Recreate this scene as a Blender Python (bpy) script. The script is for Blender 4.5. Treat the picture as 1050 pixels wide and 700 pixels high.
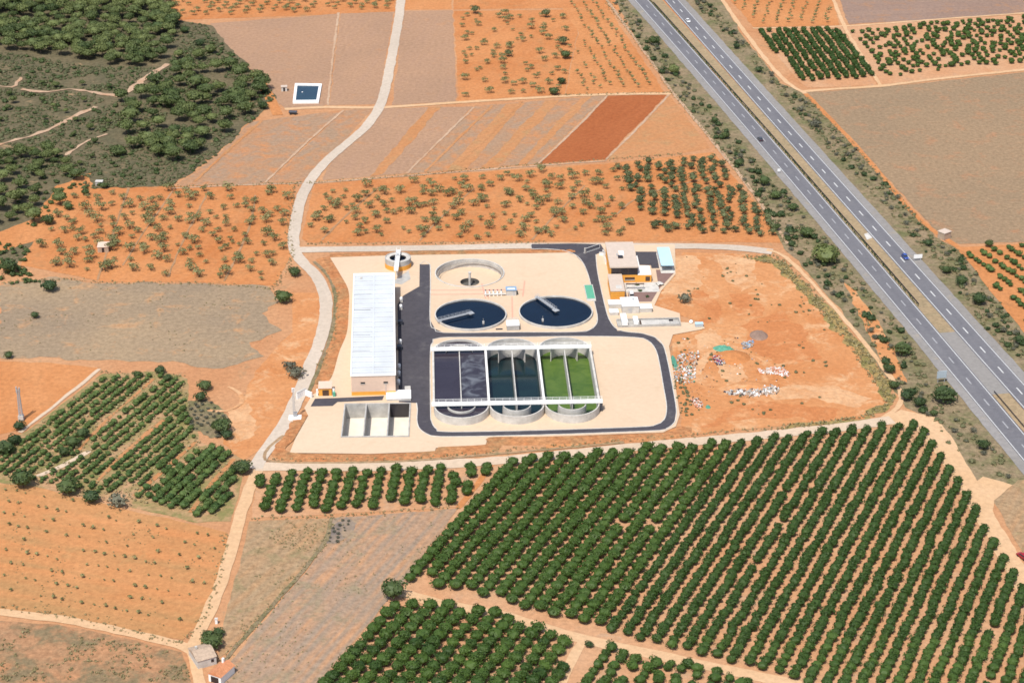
import bpy, bmesh, math, random
import numpy as np
from mathutils import Vector, Matrix, noise
from mathutils.geometry import delaunay_2d_cdt
for o in list(bpy.data.objects): bpy.data.objects.remove(o)
R = math.radians
SC = bpy.context.scene
COL = SC.collection
# ------------------------------------------------------------------ camera
CF, CT, CH = 2085.0, math.atan(0.4863), 335.0      # focal length in photo pixels, downward tilt, height of the aircraft
cam = bpy.data.cameras.new('camera'); co = bpy.data.objects.new('camera', cam); COL.objects.link(co)
co.location = (0, 0, CH); co.rotation_euler = (math.pi/2 - CT, 0, 0)
cam.sensor_width = 36; cam.lens = CF/1050*36; cam.clip_start = 1; cam.clip_end = 30000
SC.camera = co
# ------------------------------------------------------------------ light
SUN_H = Vector((-0.42, -0.91, 0)).normalized(); SUN_E = R(60)
sv = SUN_H*math.cos(SUN_E) + Vector((0, 0, math.sin(SUN_E)))
sl = bpy.data.lights.new('sun', 'SUN'); sl.energy = 4.1; sl.angle = R(0.5); sl.color = (1, .955, .88)
so = bpy.data.objects.new('sun', sl); COL.objects.link(so); so.rotation_euler = sv.to_track_quat('Z', 'Y').to_euler()
so.location = (0, 0, 500)
W = bpy.data.worlds.new('World'); SC.world = W; W.use_nodes = True
nt = W.node_tree; bg = nt.nodes['Background']; sk = nt.nodes.new('ShaderNodeTexSky'); sk.sky_type = 'NISHITA'
sk.sun_disc = False; sk.sun_elevation = SUN_E; sk.sun_rotation = math.atan2(sv.x, sv.y); sk.dust_density = 2
nt.links.new(sk.outputs[0], bg.inputs[0]); bg.inputs[1].default_value = 0.135
SC.view_settings.view_transform = 'Standard'; SC.view_settings.look = 'None'
SC.view_settings.gamma = 1; SC.view_settings.use_curve_mapping = False
SC.view_settings.exposure = 0.24
SC.cycles.filter_width = 1.65

# ------------------------------------------------------------------ helpers
random.seed(7)
def P(px, py, z=0.0):
    """ground point seen at a pixel of the 1050 x 700 survey photo"""
    u = (px-525)/CF; v = (350-py)/CF
    dy = math.cos(CT)+v*math.sin(CT); dz = -math.sin(CT)+v*math.cos(CT)
    t = (z-CH)/dz
    return Vector((u*t, dy*t, z))
def px_of(x, y, z):
    a = y*math.cos(CT)-(z-CH)*math.sin(CT); b = y*math.sin(CT)+(z-CH)*math.cos(CT)
    return 525+CF*x/a, 350-CF*b/a
def hill_h(x, y):
    ax, ay = -246., 925.; bx, by = -182., 1138.
    dx, dy = bx-ax, by-ay; L = math.hypot(dx, dy)
    u = (-(x-ax)*dy+(y-ay)*dx)/L
    t = min(1, max(0, u/170)); return 16*t*t*(3-2*t)
def G(px, py):
    z = 0
    for _ in range(8):
        p = P(px, py, z); z = hill_h(p.x, p.y)
    return Vector((p.x, p.y, z))
def inside(x, y, poly):
    c = False; j = len(poly)-1
    for i in range(len(poly)):
        xi, yi = poly[i][0], poly[i][1]; xj, yj = poly[j][0], poly[j][1]
        if (yi > y) != (yj > y) and x < (xj-xi)*(y-yi)/(yj-yi)+xi: c = not c
        j = i
    return c
def link(name, me, mat=None, parent=None):
    o = bpy.data.objects.new(name, me); COL.objects.link(o)
    if mat and me:
        for m in (mat if isinstance(mat, (list, tuple)) else [mat]): me.materials.append(m)
    if parent: o.parent = parent
    return o
def tag(o, label, cat, group=None, kind=None):
    o['label'] = label; o['category'] = cat
    if group: o['group'] = group
    if kind: o['kind'] = kind
    return o
def struct(o): o['kind'] = 'structure'; return o
def empty(name, loc, rz=0):
    o = bpy.data.objects.new(name, None); COL.objects.link(o); o.location = loc; o.rotation_euler = (0, 0, rz)
    o.empty_display_size = .5
    return o
def bm_obj(name, bm, mat, parent=None, smooth=False):
    me = bpy.data.meshes.new(name); bmesh.ops.recalc_face_normals(bm, faces=bm.faces); bm.to_mesh(me); bm.free()
    if smooth:
        for p in me.polygons: p.use_smooth = True
    return link(name, me, mat, parent)
def box(bm, x0, x1, y0, y1, z0, z1, bev=0):
    r = bmesh.ops.create_cube(bm, size=1)
    for v in r['verts']:
        v.co = Vector((x0+(v.co.x+.5)*(x1-x0), y0+(v.co.y+.5)*(y1-y0), z0+(v.co.z+.5)*(z1-z0)))
    if bev:
        es = list({e for v in r['verts'] for e in v.link_edges})
        bmesh.ops.bevel(bm, geom=es, offset=bev, segments=1, affect='EDGES')
def boxes(name, mat, parent, *bs, bev=0):
    bm = bmesh.new()
    for b in bs: box(bm, *b, bev=bev)
    return bm_obj(name, bm, mat, parent)
def tube(bm, p, q, r0, r1=None, n=8):
    p, q = Vector(p), Vector(q); d = q-p
    m = Matrix.Translation((p+q)/2) @ d.to_track_quat('Z', 'Y').to_matrix().to_4x4()
    bmesh.ops.create_cone(bm, cap_ends=True, segments=n, radius1=r0, radius2=r0 if r1 is None else r1, depth=d.length, matrix=m)
def ring(bm, pts_in, pts_out, z0, z1):
    """closed wall between two loops (same count)"""
    n = len(pts_in); V = []
    for (a, b) in zip(pts_in, pts_out):
        V.append([bm.verts.new((a[0], a[1], z0)), bm.verts.new((a[0], a[1], z1)), bm.verts.new((b[0], b[1], z1)), bm.verts.new((b[0], b[1], z0))])
    for i in range(n):
        A, B = V[i], V[(i+1) % n]
        for k in range(4): bm.faces.new((A[k], A[(k+1) % 4], B[(k+1) % 4], B[k]))
def circ(r, n=64, cx=0, cy=0): return [(cx+r*math.cos(2*math.pi*i/n), cy+r*math.sin(2*math.pi*i/n)) for i in range(n)]
def disc(bm, pts, z): bm.faces.new([bm.verts.new((p[0], p[1], z)) for p in pts])
def rough(pts, step=3.0, amp=.8, sc=.12, closed=True):
    out = []; n = len(pts)
    for i in range(n if closed else n-1):
        a, b = pts[i], pts[(i+1) % n]; L = math.hypot(b[0]-a[0], b[1]-a[1]); k = max(1, int(L/step))
        for j in range(k):
            t = j/k; x = a[0]+(b[0]-a[0])*t; y = a[1]+(b[1]-a[1])*t
            v = noise.noise_vector((x*sc, y*sc, 3.3))+.5*noise.noise_vector((x*sc*3, y*sc*3, 8.1))
            out.append((x+v.x*amp, y+v.y*amp))
    if not closed: out.append((pts[-1][0], pts[-1][1]))
    return out
def smooth_line(pts, step=3.0, closed=False):
    pts = [Vector((p[0], p[1])) for p in pts]; out = []; n = len(pts)
    for i in range(n if closed else n-1):
        if closed: p0, p1, p2, p3 = pts[i-1], pts[i], pts[(i+1) % n], pts[(i+2) % n]
        else: p0, p1, p2, p3 = pts[max(0, i-1)], pts[i], pts[i+1], pts[min(n-1, i+2)]
        k = max(2, int((p2-p1).length/step))
        for j in range(k):
            t = j/k
            out.append(.5*((2*p1)+(p2-p0)*t+(2*p0-5*p1+4*p2-p3)*t*t+(3*p1-p0-3*p2+p3)*t**3))
    if not closed: out.append(pts[-1])
    return out
def fill(name, loop, z, mat, holes=()):
    """flat sheet from a world loop with holes"""
    vs = []; es = []
    for lp in [loop]+list(holes):
        b = len(vs); vs += [Vector((p[0], p[1])) for p in lp]
        es += [(b+i, b+(i+1) % len(lp)) for i in range(len(lp))]
    ov, oe, of, *_ = delaunay_2d_cdt(vs, es, [], 1, 1e-4)
    F = []
    for f in of:
        c = sum((ov[i] for i in f), Vector((0, 0)))/len(f)
        if inside(c.x, c.y, loop) and not any(inside(c.x, c.y, h) for h in holes):
            a, b_, c_ = (ov[i] for i in f[:3])
            F.append(f if (b_-a).cross(c_-a) > 0 else f[::-1])
    me = bpy.data.meshes.new(name); me.from_pydata([(v.x, v.y, z) for v in ov], [], F); me.update()
    return struct(link(name, me, mat))
def sheet(name, pp, z, mat, amp=.9, step=3., holes=()):
    return fill(name, rough([P(*p, z) for p in pp], step, amp), z, mat, holes)
RZ = [0.0]
def ribbon(name, pts, w, z, mat, amp=.25, world=False, hfun=None, off=0.0):
    RZ[0] = (RZ[0]+.0045) % .0405; z += RZ[0]
    pts = [p if world else P(p[0], p[1], z) for p in pts]
    L = smooth_line(pts); vs = []; fs = []
    for i, p in enumerate(L):
        t = (L[min(i+1, len(L)-1)]-L[max(i-1, 0)]).normalized(); nrm = Vector((t.y, -t.x))
        wl = w/2+amp*noise.noise((p.x*.15, p.y*.15, 1))+amp*.6*noise.noise((p.x*.6, p.y*.6, 5)); wr = w/2+amp*noise.noise((p.x*.15, p.y*.15, 9))+amp*.6*noise.noise((p.x*.6, p.y*.6, 2))
        for q in (p+nrm*(off-wl), p+nrm*(off+wr)): vs.append((q.x, q.y, (hfun(q.x, q.y)+z) if hfun else z))
    for i in range(len(L)-1): fs.append((2*i, 2*i+1, 2*i+3, 2*i+2))
    me = bpy.data.meshes.new(name); me.from_pydata(vs, [], fs); me.update()
    return struct(link(name, me, mat))

# ------------------------------------------------------------------ materials
def nodes(m):
    m.use_nodes = True; t = m.node_tree; return t, t.nodes['Principled BSDF']
def mk(name, col, rough_=.8, metal=0, vary=.12, scale=.6, spec=.3):
    m = bpy.data.materials.new(name); t, b = nodes(m)
    b.inputs['Roughness'].default_value = rough_; b.inputs['Metallic'].default_value = metal; b.inputs['Specular IOR Level'].default_value = spec
    tc = t.nodes.new('ShaderNodeTexCoord'); n = t.nodes.new('ShaderNodeTexNoise'); n.inputs['Scale'].default_value = scale; n.inputs['Detail'].default_value = 8; n.inputs['Roughness'].default_value = .65
    t.links.new(tc.outputs['Object'], n.inputs['Vector'])
    r = t.nodes.new('ShaderNodeValToRGB'); r.color_ramp.elements[0].position = .3; r.color_ramp.elements[1].position = .7
    r.color_ramp.elements[0].color = (*[c*(1-vary) for c in col], 1); r.color_ramp.elements[1].color = (*[min(.95, c*(1+vary)) for c in col], 1)
    t.links.new(n.outputs['Fac'], r.inputs[0]); t.links.new(r.outputs[0], b.inputs['Base Color'])
    return m
def soil(name, c1, c2, c3=None, big=.02, fine=.55, w3=(.52, .66), stripe=None, grit=.16, bump=.25):
    """field soil: two soil tones in broad patches, optional weed / stubble patches, clods, optional tillage lines (angle, spacing m, strength, tone)"""
    m = bpy.data.materials.new(name); t, b = nodes(m); N = t.nodes.new; lk = t.links.new
    b.inputs['Roughness'].default_value = .95; b.inputs['Specular IOR Level'].default_value = .1
    geo = N('ShaderNodeNewGeometry'); vec = geo.outputs['Position']
    def nz(sc, det=6, ro=.6, dist=0):
        n = N('ShaderNodeTexNoise'); n.inputs['Scale'].default_value = sc; n.inputs['Detail'].default_value = det; n.inputs['Roughness'].default_value = ro; n.inputs['Distortion'].default_value = dist
        lk(vec, n.inputs['Vector']); return n.outputs['Fac']
    def rng(s, a, bb, lo=0., hi=1.):
        r = N('ShaderNodeMapRange'); r.inputs[1].default_value = a; r.inputs[2].default_value = bb; r.inputs[3].default_value = lo; r.inputs[4].default_value = hi; r.clamp = True
        lk(s, r.inputs[0]); return r.outputs[0]
    def mix(f, a, bb, bt='MIX'):
        x = N('ShaderNodeMix'); x.data_type = 'RGBA'; x.blend_type = bt
        for s, v in ((x.inputs[0], f), (x.inputs[6], a), (x.inputs[7], bb)):
            if isinstance(v, (int, float)): s.default_value = v
            elif isinstance(v, tuple): s.default_value = (*v, 1)
            else: lk(v, s)
        return x.outputs[2]
    c = mix(rng(nz(big, 7, .62, .6), .36, .64), c1, c2)
    if stripe:
        ang, sp, st, tone = stripe
        mp = N('ShaderNodeMapping'); mp.inputs['Rotation'].default_value = (0, 0, -R(ang+90)); lk(vec, mp.inputs['Vector'])
        m2 = N('ShaderNodeMapping'); m2.inputs['Scale'].default_value = (.8/sp, .035/sp, 1); lk(mp.outputs[0], m2.inputs['Vector'])
        sn = N('ShaderNodeTexNoise'); sn.inputs['Scale'].default_value = 1; sn.inputs['Detail'].default_value = 5; sn.inputs['Roughness'].default_value = .6; lk(m2.outputs[0], sn.inputs['Vector'])
        wv = N('ShaderNodeTexWave'); wv.inputs['Scale'].default_value = .314/sp; wv.inputs['Distortion'].default_value = .5; wv.inputs['Detail'].default_value = 2
        lk(mp.outputs[0], wv.inputs['Vector'])
        ad = N('ShaderNodeMath'); ad.operation = 'MULTIPLY_ADD'; lk(wv.outputs['Fac'], ad.inputs[0]); ad.inputs[1].default_value = .35; lk(rng(sn.outputs['Fac'], .4, .62, 0, .75), ad.inputs[2])
        mm = N('ShaderNodeMath'); mm.operation = 'MULTIPLY'; mm.use_clamp = True; lk(ad.outputs[0], mm.inputs[0]); lk(rng(nz(.05, 4), .3, .65, st*.35, st*1.25), mm.inputs[1])
        c = mix(mm.outputs[0], c, tone)
    if c3:
        c = mix(rng(nz(.09, 9, .72, .4), w3[0], w3[1]), c, c3)
    g = rng(nz(fine, 6, .75), .3, .7, 1-grit*1.6, 1+grit)
    gr = N('ShaderNodeCombineColor'); [lk(g, gr.inputs[k]) for k in range(3)]
    c = mix(1.0, c, gr.outputs[0], 'MULTIPLY')
    lk(c, b.inputs['Base Color'])
    bp = N('ShaderNodeBump'); bp.inputs['Strength'].default_value = bump; bp.inputs['Distance'].default_value = .5; lk(nz(.9, 5, .7), bp.inputs['Height']); lk(bp.outputs[0], b.inputs['Normal'])
    return m
def leafmat(name, c1, c2, dry=None, sc=.35, rw=.5):
    m = bpy.data.materials.new(name); t, b = nodes(m); N = t.nodes.new; lk = t.links.new
    b.inputs['Roughness'].default_value = .6; b.inputs['Specular IOR Level'].default_value = .25
    geo = N('ShaderNodeNewGeometry'); oi = N('ShaderNodeObjectInfo')
    n = N('ShaderNodeTexNoise'); n.inputs['Scale'].default_value = sc; n.inputs['Detail'].default_value = 5; n.inputs['Roughness'].default_value = .75; lk(geo.outputs['Position'], n.inputs['Vector'])
    a = N('ShaderNodeMath'); a.operation = 'MULTIPLY_ADD'; a.inputs[1].default_value = rw; lk(oi.outputs['Random'], a.inputs[0]); lk(n.outputs['Fac'], a.inputs[2])
    r = N('ShaderNodeValToRGB'); e = r.color_ramp.elements; e[0].position = .45; e[0].color = (*c1, 1); e[1].position = .98; e[1].color = (*c2, 1)
    if dry: x = e.new(1.0); x.color = (*dry, 1); e[1].position = .85
    lk(a.outputs[0], r.inputs[0]); lk(r.outputs[0], b.inputs['Base Color'])
    return m
OR1, OR2 = (.43, .170, .060), (.49, .220, .090)
M = dict(
 ground=soil('ground_soil', (.42, .20, .095), (.46, .25, .13), (.25, .19, .11), w3=(.58, .72)),
 orange=soil('orange_soil', OR1, OR2, (.34, .165, .07), w3=(.56, .75)),
 almond=soil('almond_soil', (.42, .155, .052), (.485, .208, .080), (.37, .185, .08), big=.03, w3=(.54, .72), stripe=(70, 4.5, .35, (.47, .22, .10))),
 dirtline=soil('dirt_line', (.33, .185, .095), (.38, .225, .125), (.26, .16, .085), w3=(.5, .66)),
 pale=soil('scraped_pale_soil', (.53, .30, .158), (.565, .345, .19), (.48, .235, .105), big=.08, w3=(.46, .62)),
 redd=soil('damp_red_soil', (.43, .165, .062), (.465, .19, .075), (.52, .26, .12), big=.08, w3=(.52, .66)),
 greyp=soil('ashy_patch', (.16, .135, .12), (.22, .18, .15), (.30, .22, .15), big=.1, w3=(.5, .64)),
 weedp=soil('weedy_bank', (.27, .215, .085), (.36, .225, .095), (.18, .165, .06), big=.1, w3=(.46, .6), grit=.25),
 strip=soil('pale_strip', (.42, .28, .185), (.46, .32, .22), (.40, .22, .12), w3=(.5, .7)),
 plowed=soil('plowed_red_soil', (.31, .095, .033), (.34, .112, .042), None, stripe=(63, 2.2, .4, (.27, .08, .03))),
 rose=soil('rose_fallow', (.325, .200, .126), (.365, .220, .135), (.42, .205, .095), w3=(.58, .8), stripe=(80, 3.2, .3, (.32, .20, .14))),
 rosed=soil('diagonal_fallow', (.315, .200, .122), (.37, .20, .108), (.45, .195, .08), big=.04, w3=(.48, .68), stripe=(62, 5.0, .8, (.30, .21, .145))),
 tri=soil('light_orange_stubble', (.44, .21, .095), (.42, .185, .075), (.36, .21, .10), stripe=(48, 4.5, .4, (.36, .21, .105))),
 grey=soil('grey_fallow', (.25, .188, .128), (.315, .228, .142), (.45, .245, .12), big=.012, w3=(.54, .7), grit=.2),
 rfield=soil('right_fallow', (.255, .18, .112), (.285, .195, .118), (.35, .185, .10), big=.014, w3=(.53, .70), grit=.22),
 purple=soil('dark_fallow', (.25, .165, .125), (.28, .19, .145), (.33, .18, .10), stripe=(8, 5, .5, (.22, .15, .12))),
 stubble=soil('stubble_field', (.255, .198, .148), (.29, .215, .155), (.26, .205, .13), stripe=(67, 2.9, 1.0, (.42, .235, .13)), grit=.22),
 weedy=soil('dry_weeds_field', (.30, .215, .125), (.33, .225, .135), (.24, .19, .10), stripe=(64, 3.4, .7, (.39, .22, .11)), grit=.26),
 brown=soil('brown_rough_field', (.33, .19, .105), (.38, .205, .105), (.20, .15, .085), big=.05, w3=(.46, .6), stripe=(-12, 7, .9, (.41, .20, .10)), grit=.25),
 sapl=soil('sapling_field_soil', (.46, .195, .075), (.495, .235, .10), (.37, .21, .09), w3=(.56, .72), stripe=(-17, 6.6, .95, (.37, .20, .085))),
 grove=soil('grove_soil', (.37, .225, .12), (.41, .24, .13), (.20, .18, .07), w3=(.42, .58), stripe=(68, 3.45, .6, (.44, .27, .155))),
 citrus=soil('citrus_soil', (.46, .235, .12), (.48, .285, .165), (.39, .275, .185), w3=(.55, .75)),
 verge=soil('verge_dry_grass', (.20, .16, .095), (.265, .195, .12), (.135, .135, .06), big=.05, w3=(.46, .64), grit=.3),
 scrub=soil('scrub_ground', (.105, .095, .055), (.15, .12, .07), (.36, .235, .13), big=.06, w3=(.58, .72), grit=.3),
 path=soil('pale_gravel_path', (.50, .385, .275), (.54, .42, .31), (.46, .31, .19), w3=(.6, .8), grit=.1, bump=.1),
 pathg=soil('grey_gravel_road', (.45, .375, .30), (.50, .42, .34), (.44, .32, .21), w3=(.62, .8), grit=.1, bump=.1),
 sandy=soil('sandy_track', (.53, .335, .185), (.56, .37, .22), (.49, .27, .13), w3=(.58, .78), grit=.12, bump=.1),
 lot=soil('dirt_lot', (.45, .185, .070), (.50, .24, .105), (.57, .36, .20), big=.028, w3=(.52, .68), grit=.14),
 bank=soil('eroded_bank', (.40, .165, .068), (.43, .21, .095), (.30, .185, .09), big=.15, w3=(.5, .66), grit=.28, bump=.6),
 cream=soil('cream_gravel', (.545, .408, .285), (.575, .44, .312), (.50, .37, .25), w3=(.56, .8), grit=.045, bump=.04),
 asphalt=soil('plant_asphalt', (.062, .058, .068), (.076, .071, .08), (.125, .117, .118), big=.05, w3=(.55, .74), grit=.12, bump=.05),
 road=soil('motorway_asphalt', (.145, .143, .155), (.165, .162, .174), (.16, .155, .165), big=.04, grit=.08, bump=.03, stripe=(100.5, 3.7, .5, (.118, .116, .130))),
 shoulder=soil('pale_shoulder', (.23, .215, .20), (.26, .245, .235), (.32, .27, .20), w3=(.58, .72), grit=.12, bump=.05),
 median=soil('median_dry_grass', (.30, .225, .135), (.34, .25, .15), (.25, .20, .12), grit=.2),
 lineold=mk('worn_road_paint', (.30, .30, .31), .8, vary=.2, scale=.8),
 medpave=mk('median_pavement', (.23, .215, .20), .9),
 line=mk('road_paint', (.50, .50, .49), .7, vary=.15, scale=.8),
 paver=soil('purple_pavers', (.20, .125, .11), (.225, .145, .125), None, grit=.08),
 conc=mk('grey_concrete', (.385, .37, .345), .85, vary=.26, scale=.3),
 baywash=mk('washed_pale_floor', (.66, .60, .50), .85, vary=.1, scale=.2),
 concl=mk('pale_concrete', (.50, .475, .435), .85, vary=.22, scale=.35),
 white=mk('white_paint', (.80, .79, .77), .6, vary=.05),
 roofw=mk('white_roof_sheet', (.535, .56, .58), .5, vary=.09, scale=.12),
 wallp=mk('pinkish_render', (.62, .46, .36), .85, vary=.06),
 orangew=mk('orange_render', (.72, .33, .055), .8, vary=.06),
 rooft=mk('tan_roof_gravel', (.50, .41, .34), .9, vary=.08),
 dark=mk('dark_glazing', (.025, .022, .026), .25, spec=.5, vary=.2),
 bwin=mk('brown_shutter', (.08, .045, .03), .6),
 blueroof=mk('light_blue_sheet', (.42, .62, .72), .5, vary=.05, scale=.2),
 steel=mk('galvanised_steel', (.45, .46, .47), .5, metal=.3),
 greenp=mk('green_cover', (.10, .34, .22), .6, vary=.06),
 kiosk=mk('blue_grey_roof', (.22, .33, .46), .5),
 pinkp=mk('pink_trench_cover', (.60, .30, .22), .85, vary=.1),
 wdark=mk('dark_blue_water', (.004, .012, .03), .05, spec=.35, vary=.3, scale=.05),
 tile=mk('terracotta_tiles', (.50, .21, .10), .8, vary=.25, scale=1.5),
 stone=mk('rubble_stone', (.40, .30, .22), .9, vary=.25, scale=1.2),
 bark=mk('bark', (.10, .07, .05), .95, vary=.3, scale=3),
 tyre=mk('tyre_rubber', (.02, .02, .02), .8), glass=mk('car_glass', (.03, .035, .04), .15, spec=.5),
 carw=mk('white_car_paint', (.75, .75, .75), .3, vary=.02), carb=mk('blue_car_paint', (.04, .08, .30), .3, vary=.02),
 card=mk('dark_car_paint', (.05, .055, .07), .3, vary=.02), carr=mk('red_car_paint', (.30, .02, .03), .35, vary=.02),
 lamp=mk('lamp_lens', (.7, .7, .68), .2), tail=mk('red_lens', (.4, .02, .02), .3),
 tarp=mk('green_tarp', (.08, .26, .18), .7, vary=.3, scale=1.2),
 sign=mk('sign_back_aluminium', (.36, .42, .46), .5, vary=.08), ochre=mk('ochre_panel', (.42, .25, .12), .8),
 l_citrus=leafmat('citrus_leaves', (.022, .048, .008), (.054, .094, .015)),
 l_citrus2=leafmat('hedged_citrus_leaves', (.026, .054, .009), (.050, .090, .015)),
 l_almond=leafmat('almond_leaves', (.135, .145, .056), (.24, .225, .098)),
 l_olive=leafmat('olive_leaves', (.062, .080, .034), (.125, .14, .06)),
 l_pine=leafmat('pine_needles', (.044, .068, .020), (.112, .135, .043), sc=.15, rw=.62),
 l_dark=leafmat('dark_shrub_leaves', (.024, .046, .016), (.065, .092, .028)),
 l_grey=leafmat('grey_shrub_twigs', (.075, .078, .055), (.14, .135, .09)),
 l_grove=leafmat('young_citrus_leaves', (.034, .070, .016), (.085, .125, .032)),
 l_scrub=leafmat('scrub_leaves', (.062, .074, .032), (.13, .128, .06)),
 l_dry=leafmat('dry_weed_stems', (.15, .14, .06), (.32, .255, .13)),
)
def water(name, col, col2, sc=.08, foam=None, band=None):
    m = bpy.data.materials.new(name); t, b = nodes(m); N = t.nodes.new; lk = t.links.new
    tc = N('ShaderNodeTexCoord'); n = N('ShaderNodeTexNoise'); n.inputs['Scale'].default_value = sc; n.inputs['Detail'].default_value = 7; n.inputs['Distortion'].default_value = 1.2
    lk(tc.outputs['Object'], n.inputs['Vector']); r = N('ShaderNodeValToRGB'); e = r.color_ramp.elements
    e[0].position = .35 if name != 'foam_on_liquor' else .46; e[0].color = (*col, 1); e[1].position = .65 if name != 'foam_on_liquor' else .74; e[1].color = (*col2, 1)
    lk(n.outputs['Fac'], r.inputs[0]); lk(r.outputs[0], b.inputs['Base Color'])
    b.inputs['Roughness'].default_value = .12 if not foam else .4; b.inputs['Specular IOR Level'].default_value = .3
    return m
M['w_clar'] = water('clarifier_water', (.002, .007, .018), (.003, .010, .024))
M['w_left'] = water('mixed_liquor', (.030, .024, .034), (.040, .034, .046))
M['w_foam'] = water('foam_on_liquor', (.032, .028, .040), (.15, .16, .18), sc=.16, foam=1)
M['w_mid'] = water('dark_teal_water', (.005, .014, .018), (.010, .026, .028))
M['w_green'] = water('green_algae_water', (.050, .100, .015), (.084, .138, .023), sc=.22, foam=1)
M['w_pond'] = water('pond_water', (.012, .03, .055), (.02, .05, .07))

# ------------------------------------------------------------------ vegetation meshes
def ico(r, h, zc, seed, sub=2):
    bm = bmesh.new(); bmesh.ops.create_icosphere(bm, subdivisions=sub, radius=1)
    for v in bm.verts:
        k = 1+.28*noise.noise(v.co*1.9+Vector((seed*3.1, 0, 0)))
        v.co = Vector((v.co.x*r*k, v.co.y*r*k, zc+v.co.z*h*k*.5))
    V = np.array([v.co[:] for v in bm.verts]); F = [[v.index for v in f.verts] for f in bm.faces]; bm.free(); return V, F
def crown(seed, r, h, zc, n, s, lobes=6, core=.74, spread=.5, lr=.55):
    """leaf clumps spread over several lobes; returns verts, faces"""
    rg = np.random.default_rng(seed); V = []; F = []
    if core: V, F = ico(r*core, h*core, zc, seed); V = list(V)
    L = []
    for k in range(lobes):
        a = 2*math.pi*(k+rg.random()*.7)/lobes; d = spread*math.sqrt(rg.uniform(.35, 1)) if k else 0
        L.append((d*math.cos(a), d*math.sin(a), rg.uniform(-.25, .45), lr*rg.uniform(.8, 1.25)))
    for i in range(n):
        lo = L[i % lobes]; d = rg.normal(size=3); d /= np.linalg.norm(d)
        if d[2] < -.55: d[2] = -d[2]
        q = lo[3]*rg.uniform(.78, 1.06)
        c = np.array([(lo[0]+d[0]*q)*r, (lo[1]+d[1]*q)*r, zc+(lo[2]+d[2]*q)*h*.5])
        nn = d+rg.normal(size=3)*.55; nn /= np.linalg.norm(nn)
        t = np.cross(nn, rg.normal(size=3)); t /= np.linalg.norm(t); b = np.cross(nn, t)
        e = s*rg.uniform(.6, 1.25); f = e*rg.uniform(.55, 1); k = len(V)
        V += [c-t*e*.5-b*f*.35, c+t*e*.35-b*f*.5+nn*e*.12, c+t*e*.5+b*f*.4, c-t*e*.4+b*f*.5-nn*e*.1]
        F.append([k, k+1, k+2, k+3])
    return np.array(V), F
def mesh_of(name, V, F, mat):
    me = bpy.data.meshes.new(name); me.from_pydata([tuple(v) for v in V], [], F); me.update(); me.materials.append(mat); return me
def trunk_mesh(name, h, r, limbs, reach, seed):
    bm = bmesh.new(); rg = random.Random(seed)
    tube(bm, (0, 0, -.15), (rg.uniform(-.1, .1), 0, h), r, r*.65, 7)
    for k in range(limbs):
        a = 2*math.pi*(k+rg.random()*.5)/limbs
        tube(bm, (0, 0, h*.9), (reach*math.cos(a), reach*math.sin(a), h+reach*rg.uniform(.7, 1.1)), r*.6, r*.2, 5)
    me = bpy.data.meshes.new(name); bm.to_mesh(me); bm.free(); me.materials.append(M['bark']); return me
class Kind:
    def __init__(s, name, cat, mat, variants, trunk=None):
        s.name, s.cat, s.tr = name, cat, trunk
        s.geo = variants; s.mat = mat
        s.me = [mesh_of('crown' if trunk else name, v, f, mat) for v, f in variants]
    def place(s, p, label, group=None, sc=1., zs=1., rz=None):
        k = random.randrange(len(s.me)); rz = random.uniform(0, 6.28) if rz is None else rz
        if s.tr:
            o = empty(s.name, p, rz); c = link('crown', s.me[k]); c.parent = o; t = link('trunk', s.tr); t.parent = o
        else:
            o = link(s.name, s.me[k]); o.location = p; o.rotation_euler = (0, 0, rz)
        o.scale = (sc, sc, sc*zs); tag(o, label, s.cat, group); return o
    def joined(s, name, pts, label, cat=None, low=None):
        """all of pts as ONE stuff object"""
        geo = low or s.geo; VV = []; FF = []; b = 0
        for (p, sc) in pts:
            V, F = random.choice(geo); a = random.uniform(0, 6.28); c_, s_ = math.cos(a), math.sin(a)
            X = np.empty_like(V); X[:, 0] = (V[:, 0]*c_-V[:, 1]*s_)*sc+p[0]; X[:, 1] = (V[:, 0]*s_+V[:, 1]*c_)*sc+p[1]; X[:, 2] = V[:, 2]*sc+p[2]
            VV.append(X); FF += [[i+b for i in f] for f in F]; b += len(V)
        me = mesh_of(name, np.vstack(VV), FF, s.mat); o = link(name, me); tag(o, label, cat or s.cat, None, 'stuff'); return o
K_cit = Kind('citrus_tree', 'tree', M['l_citrus'], [crown(i, 2.6, 3.4, 1.95, 420, .46, 8, core=.82) for i in range(5)], trunk_mesh('trunk', .9, .16, 3, .8, 1))
K_hed = Kind('citrus_tree', 'tree', M['l_citrus2'], [crown(20+i, 2.05, 3.0, 1.65, 300, .42, 6, core=.8) for i in range(5)], trunk_mesh('trunk', .8, .12, 3, .6, 2))
K_alm = Kind('almond_tree', 'tree', M['l_almond'], [crown(40+i, 2.5, 3.0, 1.95, 250, .44, 7, core=0, spread=.62, lr=.42) for i in range(6)], trunk_mesh('trunk', .9, .15, 4, 1.1, 3))
K_oli = Kind('olive_tree', 'tree', M['l_olive'], [crown(60+i, 2.3, 3.0, 2.0, 260, .44, 7, core=.58, spread=.55, lr=.5) for i in range(5)], trunk_mesh('trunk', 1.0, .18, 3, .9, 4))
K_pin = Kind('pine_tree', 'tree', M['l_pine'], [crown(80+i, 4.1, 5.0, 4.4, 760, .62, 11, core=.72, spread=.52, lr=.48) for i in range(6)], trunk_mesh('trunk', 2.8, .24, 4, 1.7, 5))
K_rnd = Kind('pine_tree', 'tree', M['l_pine'], [crown(260+i, 3.3, 4.4, 2.5, 700, .55, 11, core=.8, spread=.48, lr=.52) for i in range(3)], trunk_mesh('trunk', 1.2, .24, 4, 1.4, 5))
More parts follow.
